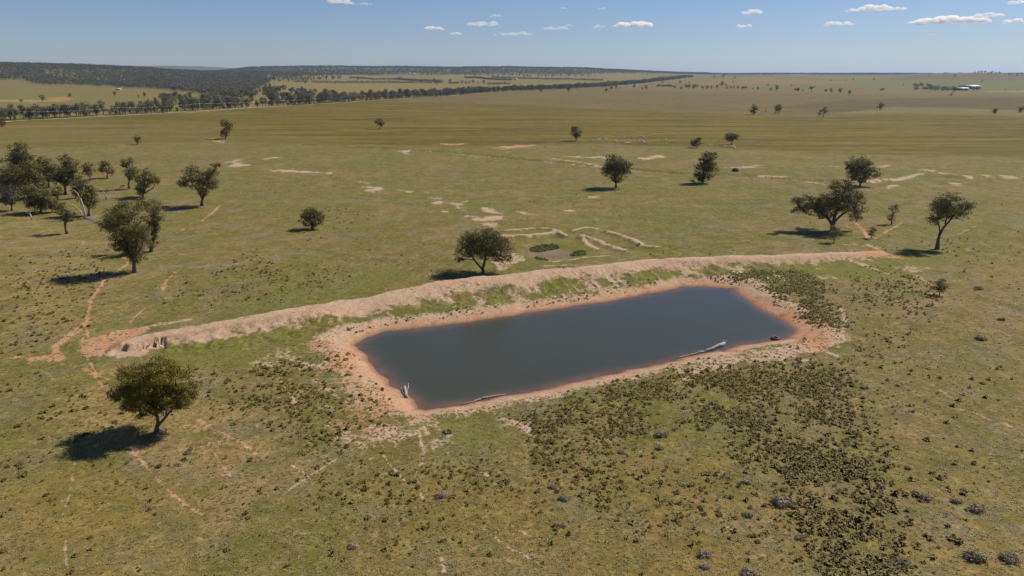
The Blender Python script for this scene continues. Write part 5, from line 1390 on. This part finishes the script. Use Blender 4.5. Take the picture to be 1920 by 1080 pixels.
# ------------------------------------------------------------------ black car
def car():
    B = P(1378.5, 321)
    e = empty('car', B, math.radians(8), 'small black car parked alone on the pasture right of the many stemmed gum', 'car')
    M_paint = simple('black_car_paint', (.012, .011, .011), .65, 0, .05); M_gl = simple('dark_car_glass', (.018, .018, .018), .45, 0, .05); M_tr = simple('car_tyre_rubber', (.02, .02, .02), .9)
    M_rim = simple('car_rim_metal', (.45, .45, .45), .35, .8, .05); M_red = simple('tail_lamp_red', (.35, .02, .02), .3, 0, .05)
    sec = [(-2.1, .85, .35, .95), (-1.95, .90, .28, 1.02), (-1.0, .92, .25, 1.03), (.9, .92, .25, 1.0), (1.7, .88, .28, .88), (2.1, .78, .38, .72)]   # y, half width, z0, z1
    V_ = []; F_ = []
    for (yy, hw, z0, z1) in sec: V_ += [(-hw, yy, z0), (-hw * 1.02, yy, (z0 + z1) / 2), (-hw * .93, yy, z1), (hw * .93, yy, z1), (hw * 1.02, yy, (z0 + z1) / 2), (hw, yy, z0)]
    for i in range(len(sec) - 1):
        for k in range(6): F_.append((i * 6 + k, i * 6 + (k + 1) % 6, (i + 1) * 6 + (k + 1) % 6, (i + 1) * 6 + k))
    me = mesh_np('body', V_, [np.array(F_), np.array([(5, 4, 3, 2, 1, 0), (30, 31, 32, 33, 34, 35)])], M_paint); obj('body', me, e)
    c_ = [(-1.95, .80, 1.0), (-1.6, .68, 1.55), (.1, .66, 1.58), (.95, .80, 1.0)]
    V_ = []
    for yy, hw, z_ in c_: V_ += [(-hw, yy, z_), (hw, yy, z_)]
    obj('roof', mesh_np('roof', V_ , np.array([(2, 3, 5, 4)]), M_paint), e)
    obj('window', mesh_np('window', V_, np.array([(0, 1, 3, 2)]), M_gl), e); obj('windscreen', mesh_np('windscreen', V_, np.array([(4, 5, 7, 6)]), M_gl), e)
    obj('window', mesh_np('window', V_, np.array([(0, 2, 4, 6)]), M_gl), e); obj('window', mesh_np('window', V_, np.array([(1, 7, 5, 3)]), M_gl), e)
    for sx in (-1, 1):
        for yy in (-1.3, 1.35):
            v, f, t_ = tube([(sx * .70, yy, .34), (sx * .94, yy, .34)], [.34, .34], 16); wh = obj('wheel', mesh_np('wheel', v, [f, t_], M_tr), e)
            v, f, t_ = tube([(sx * .94, yy, .34), (sx * .955, yy, .34)], [.2, .19], 12); obj('rim', mesh_np('rim', v, [f, t_], M_rim), wh)
        V_ = [(sx * .62, -2.115, .75), (sx * .84, -2.10, .75), (sx * .84, -2.10, .92), (sx * .62, -2.115, .92)]
        obj('tail_lamp', mesh_np('tail_lamp', V_, np.array([(0, 1, 2, 3)]), M_red), e)
car()

# ------------------------------------------------------------------ sheep
def sheep_mesh(seed, graze=True):
    rg_ = np.random.default_rng(seed); parts = []
    parts.append(tube([(-.55, 0, .62), (-.5, 0, .64), (-.25, 0, .66), (.1, 0, .66), (.38, 0, .66), (.5, 0, .66)], [.08, .23, .30, .31, .26, .12], 9, .12, seed))
    hz = .22 if graze else .82
    parts.append(tube([(.42, 0, .70), (.62, 0, .58 if graze else .82), (.72, 0, hz + .12)], [.15, .11, .09], 7))
    parts.append(tube([(.68, 0, hz + .16), (.80, 0, hz + .06), (.90, 0, hz)], [.085, .075, .04], 7))
    for s_ in (-1, 1): parts.append(tube([(.68, s_ * .05, hz + .18), (.66, s_ * .18, hz + .16)], [.035, .015], 4))
    for lx in (-.38, .33):
        for s_ in (-1, 1): parts.append(tube([(lx, s_ * .14, .45), (lx + .02, s_ * .14, .2), (lx, s_ * .14, -.02)], [.075, .04, .035], 5))
    V_, F_ = join(parts)
    return mesh_np('sheep', V_, F_, M_wool, True)
M_wool = simple('cream_wool', (.52, .45, .33), .95, 0, .12, 4)
SH = [sheep_mesh(k, k % 3 != 2) for k in range(4)]
SA = [((1104, 266), (1140, 262), 18, 2), ((1150, 266), (1184, 270), 26, 2.5), ((1168, 258), (1232, 256), 20, 3), ((1194, 264), (1218, 270), 14, 3), ((1240, 262), (1268, 268), 8, 3)]
gsh = 'sheep grazing across the paddock'
for (a, b, n_, jit) in SA:
    for i in range(n_):
        u = rg.random(); px = a[0] + (b[0] - a[0]) * u; py = a[1] + (b[1] - a[1]) * u + rg.normal() * jit * .6
        B = P(px, py); o = bpy.data.objects.new('sheep', SH[int(rg.integers(0, 4))]); C.objects.link(o)
        o.location = B; s = .85 + .25 * rg.random(); o.scale = (s,) * 3; o.rotation_euler[2] = rg.normal() * .8 + (3.14 if rg.random() < .5 else 0)
        tag(o, 'cream sheep grazing in the loose flock between the thin trunked tree and the squat tree', 'sheep', gsh)
for (a, b, n_, jit) in [((1352, 274), (1378, 277), 22, 1.2)]:
    for i in range(n_):
        u = rg.random(); B = P(a[0] + (b[0] - a[0]) * u, a[1] + (b[1] - a[1]) * u + rg.normal() * jit)
        o = bpy.data.objects.new('sheep', SH[int(rg.integers(0, 4))]); C.objects.link(o); o.location = B; s = .85 + .22 * rg.random(); o.scale = (s,) * 3; o.rotation_euler[2] = rg.random() * 6.28
        tag(o, 'sheep camped on bare ground under the flat topped tree', 'sheep', 'sheep camped under the flat topped tree')
for (a, b, n_, jit) in [((1400, 270), (1440, 266), 8, 2), ((1318, 275), (1336, 272), 6, 2), ((1330, 262), (1400, 264), 5, 2)]:
    for i in range(n_):
        u = rg.random(); B = P(a[0] + (b[0] - a[0]) * u, a[1] + (b[1] - a[1]) * u + rg.normal() * jit)
        o = bpy.data.objects.new('sheep', SH[int(rg.integers(0, 4))]); C.objects.link(o); o.location = B; s = .85 + .22 * rg.random(); o.scale = (s,) * 3; o.rotation_euler[2] = rg.random() * 6.28
        tag(o, 'stray sheep wandering outside the flock near the flat topped tree', 'sheep', 'stray sheep near the flat topped tree')

# ------------------------------------------------------------------ clouds
def cloud_material(dn=.012):
    m, t, out = mat('cumulus_cloud')
    v = N(t, 'ShaderNodeVolumePrincipled'); v.inputs['Color'].default_value = (1, 1, 1, 1); v.inputs['Density'].default_value = dn; v.inputs['Anisotropy'].default_value = .2
    t.links.new(v.outputs[0], out.inputs['Volume'])
    return m
M_cloud = cloud_material(); M_wisp = cloud_material(.0045)
import bmesh
CL = [(638, 4, 24, 6, 'white cloud cut by the top edge left of centre'), (815, 54, 18, 5, 'small bright oval cloud left of centre'), (855, 64, 12, 3, 'little flat cloud below right of the bright oval one'), (905, 46, 30, 7, 'thin wispy cloud over the centre'),
      (931, 30, 12, 4, 'faint cloudlet above the wispy central cloud'), (965, 64, 36, 5, 'long low cloud below the wispy central one'), (1042, 54, 26, 5, 'broken cloud right of the long low one'), (1066, 48, 9, 3, 'small puff on the shoulder of the broken cloud'), (1123, 51, 11, 5, 'small faint puff left of the brightest central cloud'),
      (1187, 48, 36, 8, 'brightest central cloud with a domed top'), (1129, 16, 7, 3, 'tiny puff high above the domed cloud'), (1057, 16, 6, 3, 'tiny faint puff high over the centre'), (1410, 24, 20, 5, 'small oval cloud right of centre'), (1395, 50, 14, 4, 'small flat cloud below the oval one'),
      (1573, 46, 30, 5, 'flat bright cloud below the large upper one on the right'), (1637, 18, 46, 7, 'large flat cloud high on the right'), (1778, 41, 72, 9, 'longest cloud with a flat base on the right'), (1856, 30, 28, 6, 'cloud joining the longest one at its right end'), (1904, 42, 22, 6, 'cloud at the right edge beside the longest one'),
      (1912, 6, 18, 5, 'cloud in the top right corner'), (680, 8, 22, 3, 'faint grey veil trailing right of the top edge cloud'), (1748, 65, 6, 2, 'tiny faint puff under the longest cloud'), (1812, 60, 5, 2, 'smallest faint puff under the longest cloud')]
for i, (px, py, rx, ry, lab) in enumerate(CL):
    rx *= 1.08; ry *= 1.25
    a, b, c_ = ray(px, py); el = c_ / math.hypot(a, b)
    dist_ = min(1500 / max(el, .03), 26000); t_ = dist_ / math.hypot(a, b); mpp = t_ / FPX
    rg_ = np.random.default_rng(i + 900)
    faint = any(k_ in lab for k_ in ('faint', 'wispy', 'tiny', 'broken'))
    bm = bmesh.new(); nb = max(5, int(rx / ry * 3.2))
    for k in range(nb):
        u = (k + .5) / nb * 2 - 1 + rg_.normal() * .08
        env = math.sqrt(max(.08, 1 - u * u)); rb = ry * (.45 + .55 * rg_.random()) * (.4 + .6 * env) * mpp
        if faint: rb *= .85
        mt = bmesh.ops.create_icosphere(bm, subdivisions=2, radius=1)
        cx, cy, cz = u * rx * .85 * mpp, rg_.normal() * ry * 1.2 * mpp, (rb * .5 - ry * .5 * mpp) * .8 + rg_.random() * ry * .35 * mpp * env
        for v in mt['verts']:
            q = v.co.copy(); n_ = 1 + .3 * (rg_.random() - .5)
            zf = .95 if q.z > 0 else .35
            v.co = Vector((cx + q.x * rb * 1.5 * n_, cy + q.y * rb * 1.6 * n_, cz + q.z * rb * zf * n_))
    me = bpy.data.meshes.new('cloud'); bm.to_mesh(me); bm.free(); me.materials.append(M_wisp if faint else M_cloud)
    o = obj('cloud', me, None, (a * t_, b * t_, H + c_ * t_)); o.rotation_euler[2] = -math.atan2(a, b)
    tag(o, lab, 'cloud')

# ------------------------------------------------------------------ haze
def haze(dens):
    m, t, out = mat('thin_air_haze')
    v = N(t, 'ShaderNodeVolumePrincipled'); v.inputs['Color'].default_value = (.50, .70, 1.0, 1); v.inputs['Density'].default_value = dens; v.inputs['Anisotropy'].default_value = .3
    t.links.new(v.outputs[0], out.inputs['Volume'])
    zt = float(Z.max()) + 30; s = 27500
    V_ = [(-s, -s, -8), (s, -s, -8), (s, s, -8), (-s, s, -8), (-s, -s, zt), (s, -s, zt), (s, s, zt), (-s, s, zt)]
    F_ = np.array([(3, 2, 1, 0), (4, 5, 6, 7), (0, 1, 5, 4), (1, 2, 6, 5), (2, 3, 7, 6), (3, 0, 4, 7)])
    tag(obj('haze', mesh_np('haze', V_, F_, m)), 'thin bluish air haze lying over the whole plain', 'haze', None, 'stuff')
haze(3.4e-5)
print('verts', len(x), 'trees', len(belt), 'wood', len(wx), 'tuss', len(pts), 'maxz', Z.max())
